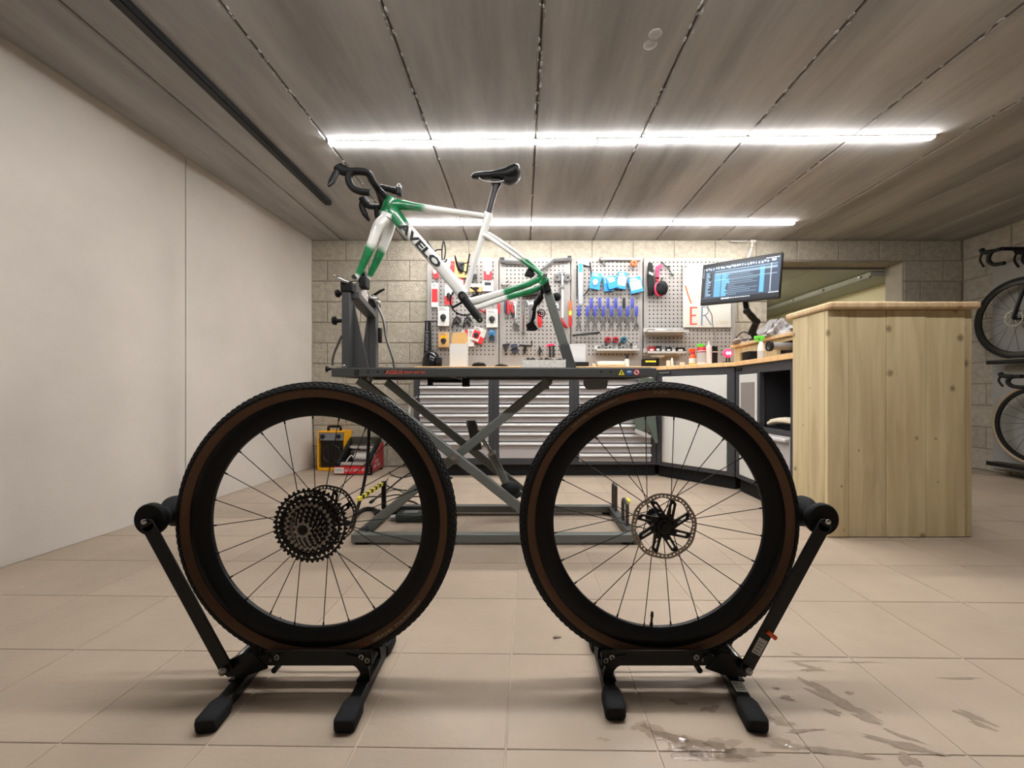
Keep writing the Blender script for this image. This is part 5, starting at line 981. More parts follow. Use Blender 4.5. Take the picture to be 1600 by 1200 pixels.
# bottle cages
for pts, nm in (([(667,377),(672,384),(684,400),(691,408),(696,409),(698,405)],'a'),):
    q = MB(); q.sweep(arc([B(x,y) for x, y in pts]), .004, Y3, 8); q.sweep(arc([B(691,407,-.03),B(690.5,392,-.034),B(693,376.5,-.0),B(696,392,.034),B(694,406,.03)]), .0035, Y3, 8); q.sweep(arc([B(679,393),B(683,390.5),B(691,390)]), .0035, Y3, 8); q.build('bottle_cage', 'blackm', bk)
q = MB(); q.sweep(arc([B(734,397),B(731,412),B(729,426),B(726,429)]), .004, Y3, 8); q.sweep(arc([B(729,426,-.03),B(718,420,-.034),B(711,400,0),B(716,421,.034),B(729,425,.03)]), .0035, Y3, 8); q.sweep(arc([B(731,410,-.02),B(720,414,-.03),B(722,418,.03)]), .003, Y3, 8); q.build('bottle_cage', 'blackm', bk)
# crank, chainring, derailleur, caliper
bb = B(724.5, 466)
q = MB(); q.cyl(bb-Y3*.065, bb+Y3*.065, .022, 18); q.build('bottom_bracket', 'black', bk)
ca = P(721, 461, BYc-.075); cb = P(752, 503, BYc-.088)
q = MB(); q.sweep(arc([ca, ca.lerp(cb,.3), ca.lerp(cb,.7), cb], 5), [(.012,.024)]*4+[(.011,.021)]*8+[(.010,.017)]*2+[(.009,.015),(.006,.008)], Y3, 12, .7); ck = q.build('crank_arm', 'black', bk)
q = MB(); e_ = ca.lerp(cb,.94); q.cyl(e_-Y3*.013, e_+Y3*.013, .007, 12); q.build('pedal_thread', 'chrome', ck); q = MB(); e_ = ca.lerp(cb,.06); q.cyl(e_-Y3*.016, e_-Y3*.004, .011, 12); q.build('axle_bolt', 'steeld', ck)
def cogwheel(q, c, teeth, ro, ri, th, D=1):
    n = teeth*4; o_ = []
    for i in range(n): rr_ = ro if i % 4 in (1,2) else ro-.0055; o_.append((rr_*math.cos(2*math.pi*i/n), rr_*math.sin(2*math.pi*i/n)))
    q.ring(o_, circ(ri, n), c-Y3*th/2, X3, Z3, Y3, th)
cr = P(726.5, 470, BYc+.05)
q = MB(); cogwheel(q, cr, 42, .088, .076, .003)
for k_ in range(4):
    a_ = .5+k_*math.pi/2; q.bar(cr, cr+V((.077*math.cos(a_),0,.077*math.sin(a_))), .004, .012)
q.build('chainring', 'black', bk)
q = MB(); cc = P(752,503,BYc+.07); q.sweep([cr+Y3*.012, cr.lerp(cc,.5)+Y3*.012, cc], [(.010,.02),(.009,.016),(.008,.013)], Y3, 10); q.build('crank_arm', 'black', bk)
q = MB(); q.sweep(arc([P(848,451,2.33),P(845,463,2.335),P(838,474,2.34),P(833,486,2.345)]), [(.014,.012)]*6+[(.018,.02)]*7+[(.012,.012)]*6, Y3, 10); dr_ = q.build('derailleur', 'black', bk)
def DP(x, y): return P(x, y, 2.35)
u0, l0 = DP(846,489.5), DP(829.5,511)
q = MB()
pp = [DP(*p) for p in ((833,482),(838,480),(837,494),(834,503),(841,514),(836,517),(824,516.5),(821.5,507),(829,502),(831,494))]; q.prism([(p.x,p.z) for p in pp], (0,2.357,0), X3, Z3, Y3, .003); q.build('cage_plate', 'black', dr_)
for c_, nT, r_ in ((u0,14,.026),(l0,14,.024)): q = MB(); cogwheel(q, c_, nT, r_, r_-.010, .004); q.ring(circ(.010,24), circ(.005,24), c_-Y3*.002, X3, Z3, Y3, .004); [q.bar(c_+V((.009*math.cos(a_),0,.009*math.sin(a_))), c_+V((.018*math.cos(a_),0,.018*math.sin(a_))), .003, .003) for a_ in [k_*2.094 for k_ in range(3)]]; q.build('jockey_wheel', 'black', dr_)
q = MB(); q.sweep([DP(839,487), u0], .006, Y3, 8); q.build('link', 'black', dr_)
q = MB(); pp = [B(*p) for p in ((819,434),(827,420),(832,421),(835,434),(830,437))]; q.prism([(p.x,p.z) for p in pp], (0,BYc-.06,0), X3, Z3, Y3, .035); q.build('brake_caliper', 'black', bk, bevel=.004)
q = MB(); pp = [B(*p) for p in ((561,428),(567,418),(573,427),(577,437),(569,441))]; q.prism([(p.x,p.z) for p in pp], (0,BYc-.04,0), X3, Z3, Y3, .035); q.build('brake_caliper', 'black', bk, bevel=.004)

# ---------------------------------------------------------------- the two wheels
WY = 1.053; WR = .353
def lathe_part(name, prof, m, t, c, seg=96): q = MB(); q.lathe(c, prof, seg); return q.build(name, m, t)
def wheel(cx, czz, label, kind, text, valve=None, phase=0):
    c = V((cx, WY, czz)); t = thing('bicycle_wheel', label, 'wheel', (cx, WY, czz-WR), 'loose gravel bike wheels')
    side_ = [(.313,.0135),(.318,.0165),(.326,.0196),(.334,.0205)]
    q = MB(); q.lathe(c, [(r,-y) for r, y in side_]+[(.334,-.0201),(.313,-.0130),(.313,-.0135)], 120); q.lathe(c, [(r,y) for r, y in side_]+[(.334,.0201),(.313,.0130),(.313,.0135)], 120); q.build('sidewall', 'tan', t)
    q = MB(); q.lathe(c, [(.333,-.0207),(.340,-.0195),(.346,-.014),(.3492,-.006),(.350,0),(.3492,.006),(.346,.014),(.340,.0195),(.333,.0207),(.330,.018),(.344,0),(.330,-.018),(.333,-.0207)], 120); ty = q.build('tyre', 'tyre', t)
    q = MB()
    for k_ in range(132):
        a_ = 2*math.pi*k_/132
        for row, (r, y, ln, wd, tilt) in enumerate(((.3505,0,.010,.0035,.5),(.3498,.0068,.009,.004,-.5),(.3498,-.0068,.009,.004,.5),(.3455,.0135,.010,.004,.25),(.3455,-.0135,.010,.004,-.25),(.3385,.0192,.008,.005,.9),(.3385,-.0192,.008,.005,-.9))):
            aa = a_+(math.pi/132 if row in (1,2,5,6) else 0); R = Matrix.Rotation(-aa, 3, 'Y') @ Matrix.Rotation({0:0,1:.45,2:-.45,3:.85,4:-.85,5:1.25,6:-1.25}[row], 3, 'Z')
            q.box(c+V((r*math.cos(aa), y, r*math.sin(aa))), (.0042, wd, ln), R)
    q.build('tread_knobs', 'tyre', ty, smooth=False, kind='stuff')
    q = MB(); q.lathe(c, [(.311,-.0145),(.313,-.0135),(.305,-.0160),(.290,-.0165),(.274,-.011),(.2665,-.005),(.2655,0),(.2665,.005),(.274,.011),(.290,.0165),(.305,.0160),(.313,.0135),(.305,.010),(.305,-.010),(.311,-.0145)], 120); q.build('rim', 'carbon', t)
    # hub
    fl = .029; q = MB(); q.lathe(c, [(.006,-.05),(.009,-.05),(.012,-.034),(.0245,-.031),(.0245,-.028),(.013,-.024),(.011,0),(.013,.024),(.0245,.028),(.0245,.031),(.012,.034),(.009,.05),(.006,.05),(.006,-.05)], 28); q.build('hub', 'black', t)
    qs = MB(); qs.cyl((.0,0,0),(0,0,1),.00115,6); qs.cyl((0,0,.962),(0,0,1),.0022,6)
    sm = qs.mesh('spoke'); sm.materials.append(M['spoke'])
    for k_ in range(24):
        a_ = 2*math.pi*k_/24+phase; s_ = -1 if k_ % 2 else 1; off = (.62 if (k_//2) % 2 else -.62)
        p0 = c+V((.0225*math.cos(a_+off*1.5), s_*fl, .0225*math.sin(a_+off*1.5))); p1 = c+V((.268*math.cos(a_), s_*.003, .268*math.sin(a_)))
        o = link('spoke', sm, None, t); d_ = p1-p0
        o.location = p0; o.rotation_mode = 'QUATERNION'; o.rotation_quaternion = Z3.rotation_difference(d_); o.scale = (1,1,d_.length)
    # hub fittings
    if kind == 'rear':
        tt = [44,38,32,28,24,21,19,17,15,13,11,10]; cs = None
        for k_, n in enumerate(tt):
            ro = n*.0127/(2*math.pi)+.003; y = -.034-.0033*k_; ri = (tt[k_+1]*.0127/(2*math.pi)-.006) if k_ < 11 else .012
            q = MB(); cc = c+Y3*y
            if k_ < 2:
                cogwheel(q, cc, n, ro, ro-.0105, .0018); rj = tt[k_+1]*.0127/(2*math.pi)-.010; nA = 22 if k_ == 0 else 18
                for j in range(nA): a_ = 2*math.pi*j/nA; q.bar(cc+V((rj*math.cos(a_-.09),0,rj*math.sin(a_-.09))), cc+V(((ro-.010)*math.cos(a_+.05),0,(ro-.010)*math.sin(a_+.05))), .002, .0042)
                q.ring(circ(rj+.004, 48), circ(rj, 48), cc-Y3*.001, X3, Z3, Y3, .002)
            else: cogwheel(q, cc, n, ro, max(ri,.012), .0018)
            if cs is None: cs = q.build('cassette', 'cogd', t)
            else: q.build('cog', 'cogd' if k_ == 1 or k_ % 2 == 0 else 'cog', cs)  # dark and bright cogs alternate, painting in highlights and shaded gaps
        q = MB(); q.lathe(c, [(.0,-.0745),(.009,-.0745),(.0095,-.071),(.0155,-.0705),(.0155,-.055),(.0,-.055)], 24); q.build('axle_cap', 'black', t)
        q = MB(); q.lathe(c, [(.013,-.034),(.05,-.033),(.05,-.030),(.013,-.030)], 30); q.build('freehub', 'cogd', t)
        rotor(c+Y3*.052, t, 1)
    else: rotor(c-Y3*.040, t, 0); q = MB(); q.lathe(c, [(0,-.052),(.0095,-.052),(.0105,-.047),(.019,-.046),(.021,-.040),(0,-.040)], 24); q.build('axle_cap', 'black', t)
    if valve is not None:
        q = MB(); d_ = V((math.cos(valve),0,math.sin(valve))); a_ = c+d_*.266; q.sweep([a_, a_-d_*.008, a_-d_*.009, a_-d_*.022, a_-d_*.024, a_-d_*.036], [.0042,.0042,.0028,.0028,.0042,.003], Y3, 10); q.build('valve', 'blackm', t)
    for s_, ang, span, size, mm, flip in text:
        if s_ == 'HD':
            tq = MB(); marks(tq, (0,0,0), X3, Y3, size*.7, size*1.5, [2], 3); xs_, ys_, fs, wd = [v.x for v in tq.v], [v.y for v in tq.v], tq.f, size*1.5
        else: xs_, ys_, fs, wd = text_mb(s_, size)
        q = MB(); vs = []
        for x, y in zip(xs_, ys_):
            f = x/wd; rr_ = (.3225+y) if not flip else (.3290-y); a_ = ang+(-span*f if not flip else span*f)
            yy = .0165+(rr_-.318)*.22 if rr_ < .334 else .0206
            yy = max(.0135+(rr_-.313)*.45 if rr_ < .3205 else .0172+(rr_-.3205)*.25, .0172)+.0016; vs.append(c+V((rr_*math.cos(a_), -yy, rr_*math.sin(a_))))
        q.add(vs, fs); q.build('lettering', mm, t)
    return t
def rotor(c, t, rear):
    n = 144; wav = lambda r, amp, ph: [((r+amp*math.sin(8*2*math.pi*i/n+ph))*math.cos(2*math.pi*i/n), (r+amp*math.sin(8*2*math.pi*i/n+ph))*math.sin(2*math.pi*i/n)) for i in range(n)]
    q = MB()
    q.ring(wav(.080,.0008,0), wav(.0745,.0008,0), c, X3, Z3, Y3, .0018); q.ring(wav(.0715,.0008,0), wav(.0672,.0018,.8), c, X3, Z3, Y3, .0018)
    for k_ in range(48): a_ = 2*math.pi*k_/48; q.bar(c+V((.071*math.cos(a_),.0009,.071*math.sin(a_))), c+V((.075*math.cos(a_+.03),.0009,.075*math.sin(a_+.03))), .0018, .0042)
    rb = q.build('brake_rotor', mat('rotor_steel', (150,142,132), .4, 1), t)
    q = MB(); q.lathe(c-Y3*.002, [(.012,0),(.027,0),(.027,.005),(.012,.005),(.012,0)], 24); q.build('spider_centre', 'black', rb)
    for k_ in range(8):
        a_ = 2*math.pi*k_/8+.25; U_ = V((math.cos(a_),0,math.sin(a_))); W_ = V((-math.sin(a_),0,math.cos(a_)))
        q = MB(); sk = lambda L_: [(x, y+.32*(x-.03)) for x, y in L_]; q.ring(sk([(.014,-.010),(.040,-.0085),(.062,-.008),(.0655,-.002),(.0645,.008),(.040,.0085),(.014,.010)]), sk([(.034,-.0030),(.044,-.0032),(.056,-.003),(.058,-.0005),(.0565,.003),(.044,.0032),(.034,.003)]), c-Y3*.003, U_, W_, Y3, .005); q.build('spider_arm', 'black', rb)
wlx, wrx, wz = (496-VX)*WY/F, (1029-VX)*WY/F, H+(VY-814)*WY/F
d2 = math.radians
wheel(wlx, wz, 'black deep-rim rear wheel with cassette standing on the floor stand nearer the smooth wall', 'rear', [('GRAVEL THUNDERO', d2(-63+19-19), d2(27), .0085, 'tyretext', True), ('HD', d2(-67.5-2), d2(3.5), .0075, 'tyrered', True)], None, .05)
wheel(wrx, wz, 'black deep-rim front wheel with brake disc standing on the floor stand nearer the wooden counter', 'front', [('GRAVEL THUNDERO', d2(133), d2(24), .0085, 'tyretext', False), ('HD', d2(106), d2(3.5), .0075, 'tyrered', False), ('TUFO', d2(93.5), d2(6.5), .0085, 'tyretext', False)], d2(-94), .12)

# ---------------------------------------------------------------- stands that hold the wheels
def wheel_stand(cx, m, label, tags):
    t = thing('wheel_stand', label, 'stand', (cx, 1.04, 0), 'wheel floor stands')
    X = lambda v: cx+m*v
    feet = [(X(.160), .900, X(.192), 1.19), (X(-.137), .900, X(-.129), 1.20)]
    if m > 0: feet[1] = (X(-.137), .935, X(-.129), 1.215)
    for xa, ya, xb, yb_ in feet:
        A_, B_ = V((xa,ya,.017)), V((xb,yb_,.017)); u_ = (B_-A_).normalized()
        q = MB(); q.bar(A_+u_*.02, B_-u_*.02, .030, .028, X3); ft = q.build('foot', 'black', t, bevel=.003)
        for p, s_ in ((A_, 1), (B_, -1)):
            q = MB(); q.sweep([p-u_*s_*.014+Z3*-.001, p-u_*s_*.008, p+u_*s_*.04, p+u_*s_*.055], [(.020,.0145),(.0235,.0185),(.0235,.0185),(.019,.016)], X3, 16, .45); q.build('rubber_end', 'rubber', ft, bevel=.0015)
    # post brackets from feet up to the two cradle plates
    for xv, s_ in ((.125, 1), (-.118, -1)):
        for Y in (1.012, 1.094):
            foot = feet[0] if s_ > 0 else feet[1]; fx_ = foot[0]+(foot[2]-foot[0])*(Y-foot[1])/(foot[3]-foot[1])
            q = MB(); q.sweep(arc([(X(xv-.03*s_),Y,.082),(X(xv),Y,.074),((X(xv)+fx_)/2+m*s_*.01,Y,.050),(fx_,Y,.026)], 4), (.003,.016), Y3, 4); q.build('bracket', 'black', t)
        q = MB(); foot = feet[0] if s_ > 0 else feet[1]; fx_ = foot[0]+(foot[2]-foot[0])*(1.05-foot[1])/(foot[3]-foot[1]); q.bx(fx_-.016, fx_+.016, 1.006, 1.10, .0295, .034); q.build('bracket_base', 'black', t)
    for Y in (1.014, 1.088):
        q = MB(); q.bx(X(-.152), X(.108), Y, Y+.005, .063, .100); q.build('cradle_plate', 'black', t, bevel=.0015)
    for xv in (-.142, -.127, .078, .098):
        q = MB(); zc = .078 if xv in (-.142, .098) else .086; q.cyl((X(xv),1.010,zc),(X(xv),1.016,zc),.0068,12); b_ = q.build('bolt', 'steel', t); q = MB(); q.cyl((X(xv),1.0088,zc),(X(xv),1.0102,zc),.003,6); q.build('hex_socket', 'ink', b_)
    q = MB(); q.cyl((X(-.135),1.019,.048),(X(-.135),1.088,.048),.007,10); q.cyl((X(.09),1.019,.048),(X(.09),1.088,.048),.007,10); q.build('spacer_rod', 'black', t)
    # hinge block and swinging arm with its roller
    hv = V((X(.192), 1.0, .068))
    for Y in (1.008, 1.0935): q = MB(); q.prism([(.10,.06),(.135,.098),(.16,.096),(.205,.075),(.208,.052),(.196,.040),(.15,.043)], (cx,Y,0), X3*m, Z3, Y3, .006); q.build('hinge_plate', 'black', t)
    q = MB(); q.bar((X(.178),1.10,.078), (X(.118),1.10,.125), .012, .022); q.build('stay', 'black', t)
    q = MB(); q.cyl(hv-Y3*.013, hv+Y3*.112, .0075, 12); q.ball(hv-Y3*.014, (.0095,.007,.0095), 12, 6); q.build('hinge_bolt', 'steel', t)
    top = V((X(.381), 1.0, .415))
    for Y in (.998, 1.100):
        a_, b_ = V((hv.x,Y,hv.z)), V((top.x,Y,top.z)); dd = (b_-a_).normalized()
        q = MB(); q.bar(a_-dd*.010, b_-dd*.004, .006, .032); q.cyl(b_-dd*.004-Y3*.003, b_-dd*.004+Y3*.003, .016, 18); ar = q.build('arm', 'black', t, bevel=.0012)
    dd = V((top.x-hv.x,0,top.z-hv.z)).normalized()
    rc = V((X(.385), 1.05, .421)); q = MB()
    q.lathe(rc, [(.006,-.044),(.036,-.044),(.039,-.040),(.039,-.030),(.026,-.012),(.020,0),(.026,.012),(.039,.030),(.039,.040),(.036,.044),(.006,.044),(.006,-.044)], 28); q.build('roller', 'rubber', t)
    q = MB(); q.cyl((rc.x,.992,rc.z),(rc.x,1.108,rc.z),.006,12); q.ball((rc.x,.993,rc.z),(.007,.004,.007),10,6); q.build('roller_bolt', 'chrome', t)
    if tags:
        dn = V((dd.z,0,-dd.x)); cc = hv+dd*.062-Y3*.0068
        q = MB(); q.prism([(-.020,-.011),(.020,-.011),(.020,.011),(-.020,.011)], cc, dd, dn, Y3, .001); lb_ = q.build('label', 'lgrey', t)
        q = MB()
        for k_ in range(4): q.prism([(-.016+.008*k_,-.008),(-.013+.008*k_,-.008),(-.013+.008*k_,.006),(-.016+.008*k_,.006)], cc-Y3*.0008, dd, dn, Y3, .0006)
        q.build('label_print', 'grey', lb_)
        q = MB(); e_ = hv+dd*.092+V((.014,-.006,0)); q.sweep([e_+V((-.010,0,.010)), e_+V((.010,0,-.006))], [.0045,.0055], Y3, 10); q.build('orange_pin', 'orange', t)
        xa, ya, xb, yb_ = feet[0]; f_ = .30; cc = V((xa+(xb-xa)*f_, ya+(yb_-ya)*f_, .0318)); u_ = V((xb-xa,yb_-ya,0)).normalized(); v_ = V((u_.y,-u_.x,0))
        q = MB(); q.prism([(-.013,-.018),(.013,-.018),(.013,.018),(-.013,.018)], cc, v_, u_, Z3, .001); lb_ = q.build('label', 'white', t)
        q = MB(); rr2 = random.Random(2)
        for k_ in range(4): w9 = rr2.uniform(.008,.018); q.prism([(-.010,-.012+.007*k_),(-.010+w9,-.012+.007*k_),(-.010+w9,-.0105+.007*k_),(-.010,-.0105+.007*k_)], cc, v_, u_, Z3, .0014)
        q.build('label_print', 'grey', lb_)
    return t
wheel_stand(wlx, -1, 'black floor stand with roller arm holding the rear wheel with cassette', False)
wheel_stand(wrx, 1, 'black floor stand with white stickers holding the front wheel with brake disc', True)

# ---------------------------------------------------------------- corner by the block wall: heater, roller machine, cables
hx0, hx1, hy = (495.5-VX)*3.86/F, (537-VX)*3.86/F, 3.86; hz = H+(613-674)*3.86/F
t = thing('space_heater', 'yellow portable electric heater with dark grille standing by the block wall', 'heater', ((hx0+hx1)/2, 3.95, 0))
q = MB()
for a_ in ((hx0,hx0+.012,hy,4.04,.004,hz),(hx1-.004,hx1,hy,4.04,.004,hz),(hx0,hx1,hy,4.04,hz-.012,hz),(hx0,hx1,hy,4.04,.004,.026)): q.bx(*a_)
q.build('shell', 'yellow', t, bevel=.003)
q = MB(); q.bx(hx0+.012, hx1-.004, hy+.006, hy+.02, hz-.085, hz-.012); pn = q.build('control_panel', 'heatgrey', t)
for f_ in (.2, .8): q = MB(); xk = hx0+(hx1-hx0)*f_; q.lathe((xk,hy-.012,hz-.048), [(0,0),(.018,0),(.021,.008),(.021,.02),(0,.02)], 16); q.build('knob', 'ink', pn)
q = MB(); q.bx(hx0+.012, hx1-.004, hy+.05, hy+.06, .026, hz-.085); q.build('back_plate', 'dgrille', t)
q = MB()
for k_ in range(9): X_ = hx0+.025+k_*(hx1-hx0-.045)/8; q.cyl((X_,hy+.012,.03),(X_,hy+.012,hz-.088),.0022,6)
for k_ in range(8): Z_ = .05+k_*(hz-.16)/7; q.cyl((hx0+.012,hy+.014,Z_),(hx1-.004,hy+.014,Z_),.0018,6)
q.build('grille', 'dgrille', t)
q = MB(); ax = (hx0+hx1)/2; q.sweep(arc([(ax,hy+.03,.25),(ax-.07,hy+.03,.20),(ax-.07,hy+.03,.11),(ax,hy+.03,.07),(ax+.07,hy+.03,.11),(ax+.07,hy+.03,.20),(ax,hy+.03,.25)]), .005, Y3, 8); q.sweep(arc([(ax-.04,hy+.03,.08),(ax-.035,hy+.03,.15),(ax-.04,hy+.03,.24)]), .004, Y3, 8); q.sweep(arc([(ax+.03,hy+.03,.08),(ax+.035,hy+.03,.15),(ax+.03,hy+.03,.24)]), .004, Y3, 8); q.build('heating_coil', 'steeld', t)
q = MB(); a_, c_ = ax-.05, ax+.065; q.sweep([(a_,3.93,hz-.002),(a_,3.93,hz+.03),(a_+.01,3.93,hz+.04),(c_-.01,3.93,hz+.04),(c_,3.93,hz+.03),(c_,3.93,hz-.002)], .011, Y3, 10, .6); q.build('handle', 'blackm', t)
# wedge-shaped roller machine
rx0, rx1 = (522-VX)*3.66/F, (580-VX)*3.66/F; ry0, ry1 = 3.66, 3.99; rh0, rh1 = .075, .275
t = thing('roller_machine', 'red and black wedge-shaped machine with silver rollers on the floor beside the yellow heater', 'machine', ((rx0+rx1)/2, 3.8, 0))
q = MB(); q.prism([(ry0,.02),(ry1,.02),(ry1,rh1-.02),(ry1-.03,rh1-.02),(ry0,rh0-.012)], (rx1-.012,0,0), Y3, Z3, X3, .012); q.build('side_panel', 'dred', t, bevel=.002)
q = MB(); q.prism([(ry0,.02),(ry1,.02),(ry1,rh1-.02),(ry1-.03,rh1-.02),(ry0,rh0-.012)], (rx0,0,0), Y3, Z3, X3, .012); q.build('side_panel', 'blackm', t, bevel=.002)
q = MB(); q.bx(rx0, rx1-.03, ry0-.004, ry0+.012, .012, rh0); q.build('front_panel', 'red', t, bevel=.002)
q = MB(); q.bx(rx0+.004, rx0+.088, ry0-.006, ry0-.003, .018, rh0-.006); q.build('white_sign', 'white', t); q = MB(); marks(q, (rx0+.014, ry0-.0066, .036), X3, Z3, .018, .06, [6], 3); q.build('sign_lettering', 'grey', t)
q = MB(); marks(q, (rx0+.096, ry0-.005, .034), X3, Z3, .024, rx1-rx0-.13, [5,5,4], 9); q.build('lettering', 'white', t)
sl = V((0, ry1-ry0-.02, rh1-rh0)).normalized()
q = MB(); marks(q, V((rx1+.0008, ry0+.10, .092)), Y3, Z3, .028, .09, [4], 5); marks(q, V((rx1+.0008, ry0+.06, .05)), Y3, Z3, .03, .17, [3,4], 8); q.build('side_lettering', 'white', t)
for X_ in (rx0+.03, rx1-.035): q = MB(); q.bar((X_,ry0-.005,rh0+.012), (X_,ry1-.01,rh1+.012), .026, .05, X3); q.build('rail', 'blackm', t, bevel=.006)
for f_, r_ in ((.12,.026),(.72,.028)): q = MB(); p = V((0,ry0,rh0)).lerp(V((0,ry1,rh1)), f_); q.cyl((rx0+.045,p.y,p.z-.01),(rx1-.05,p.y,p.z-.01),r_,18); q.build('roller', 'chrome', t)
q = MB(); p = V((0,ry0,rh0)).lerp(V((0,ry1,rh1)), .45); q.cyl((rx0+.13,p.y,p.z-.03),(rx1-.07,p.y,p.z-.03),.048,20); q.build('drum', 'alu', t); q = MB(); q.cyl((rx0+.10,p.y,p.z-.03),(rx0+.13,p.y,p.z-.03),.05,20); q.build('drum_cap', 'blackm', t)
q = MB(); q.bx(rx0+.02, rx1-.02, ry1-.05, ry1+.01, rh1-.03, rh1+.03); bbx = q.build('back_box', mat('olive', (50,48,40), .6), t, bevel=.005)
q = MB(); q.prism([(-.02,-.015),(.02,-.015),(0,.02)], ((rx0+rx1)/2+.04, ry1-.0508, rh1), X3, Z3, Y3, .001); q.build('warning_sticker', 'hyellow', bbx)
q = MB(); q.sweep(arc([(rx0+.08,ry0+.05,rh0+.03),(rx0+.11,ry0+.10,rh0+.085),(rx0+.15,ry0+.07,rh0+.05)]), .005, Z3, 8); q.sweep(arc([(rx1-.09,ry0+.12,rh0+.09),(rx1-.05,ry0+.15,rh0+.125),(rx1-.01,ry0+.12,rh0+.07)]), .004, Z3, 8); q.build('loose_wire', 'lgrey', t)
for X_ in (rx0+.12, rx1-.02):
    for Y_ in (ry0+.02, ry1-.04): q = MB(); q.cyl((X_,Y_,.0005),(X_,Y_,.02),.022,12); q.build('rubber_foot', 'rubber', t)
q = MB(); q.bx(rx1-.03, rx1+.0, ry0-.006, ry0+.03, .012, rh0+.012); q.build('corner_block', 'blackm', t, bevel=.003)
for k_ in range(3): q = MB(); q.ball((rx1-.015,ry0-.007,.025+.022*k_),(.005,.003,.005),8,5); q.build('screw', 'chrome', t)
# cables on the floor
def floor_cable(label, pts, r, m='blackm', ends=()):
    P_ = [FL(x, y, r+.0008) for x, y in pts]; c = P_[0]; t = thing('floor_cable', label, 'cable', (c.x, c.y, 0), 'cables on the tiled floor'); q = MB(); q.sweep(arc(P_, 8), r, Z3, 7); q.build('sheath', m, t)
    q = MB(); q.sweep([P_[-1], P_[-1]+(P_[-1]-P_[-2]).normalized()*.05], r*1.9, Z3, 8); q.build('plug', m, t); return t
floor_cable('thin black cable curling on the floor from the roller machine towards the tool cabinets', [(608,737),(612,742),(625,746),(640,744),(652,738),(672,741),(700,746)], .004)
floor_cable('thin black cable making a wide loop on the floor behind the grey strut', [(606,748),(603,756),(612,762),(632,766),(650,763),(668,755),(690,752)], .004)
floor_cable('black cable running straight across the floor towards the hazard striped guard', [(655,731),(628,747),(612,760),(598,770),(583,782)], .006)
floor_cable('black cable lying in an S through the lift base', [(560,781),(578,776),(600,776),(622,773),(648,776),(676,772)], .004)
floor_cable('black cable coiled near the power brick in the lift base', [(600,797),(612,788),(630,782),(648,785),(656,794),(646,803),(622,807),(606,803)], .005)
floor_cable('thick black hose end curving on the lift base by the chrome roller', [(553,811),(560,801),(572,795),(584,796),(590,801)], .012)
floor_cable('thin cable arcing on the floor between guard post and strut', [(598,777),(606,768),(618,765),(630,770),(634,778)], .003)
p = FL(636, 803); p.y -= .13; p.x += .05; t = thing('power_brick', 'black power brick with thick cables lying inside the lift base', 'adapter', (p.x, p.y, 0)); q = MB(); q.box((p.x+.01, p.y, .026), (.16,.09,.05)); q.build('case', 'dgreen', t, bevel=.012); q = MB(); q.cyl((p.x-.07,p.y-.01,.026),(p.x-.10,p.y-.015,.022),.013,12); q.build('strain_relief', 'lgrey', t)
q = MB(); q.box((p.x+.01,p.y,.0515),(.08,.05,.001)); q.build('label', 'grey', t)
t = thing('air_hose', 'thick black hose hanging from the lift table down to its base', 'hose', (lx(577,2.2), 2.2, TZ0)); q = MB(); q.sweep(arc([P(578,588,2.2),P(577,640,2.2),P(576,690,2.2),P(573,730,2.2),P(566,768,2.18),P(557,800,2.12),P(551,822,2.08)]), .0085, Y3, 10); q.build('tube', 'blackm', t); q = MB(); q.cyl(P(578,586,2.2), P(578,596,2.2), .013, 10); q.build('fitting', 'steel', t)
t = thing('thin_hose', 'thin pale hose hanging behind the scissor arms below the lift table', 'hose', (lx(625,2.55), 2.6, TZ0)); q = MB(); q.sweep(arc([P(620,588,2.546),P(622,600,2.58),P(627,615,2.6),P(636,628,2.6),P(638,640,2.6),P(640,652,2.58)]), .005, Y3, 8); q.sweep(arc([P(640,652,2.58),P(641,634,2.62),P(646,624,2.64),P(652,620,2.64)]), .005, Y3, 8); q.build('tube', 'lgrey', t); q = MB(); q.cyl(P(620,583,2.546), P(620,590,2.546), .0095, 10); q.build('fitting', 'steel', t)
t = thing('hanging_apron', 'grey green folded apron hanging at the last drawer cabinet behind the front wheel', 'apron', (P(1000,600,3.5).x, 3.5, .8))
def ap(q, pts, Y, th): pp = [P(x, y, Y) for x, y in pts]; q.prism([(p.x,p.z) for p in pp], (0,Y,0), X3, Z3, Y3, th)
q = MB(); ap(q, [(1000,590),(1022,590),(1024,640),(1029,692),(1024,694),(1014,668),(1002,676),(994,672),(990,640)], 3.545, .02); q.build('cloth', mat('apron', (84,91,82), .9, var=.1, scale=20, bump=.2), t, bevel=.006)
q = MB(); ap(q, [(1004,600),(1010,600),(1014,662),(1008,668)], 3.538, .008); q.build('fold', MATS['apron'], t, bevel=.003); q = MB(); ap(q, [(993,670),(1012,677),(1018,683),(1012,684),(992,676)], 3.535, .008); q.build('strap', 'lgrey', t); q = MB(); q.cyl(P(1010,591,3.55), (P(1010,591,3.55).x,3.594,P(1010,591,3.55).z), .006, 8); q.build('hook', 'steel', t)

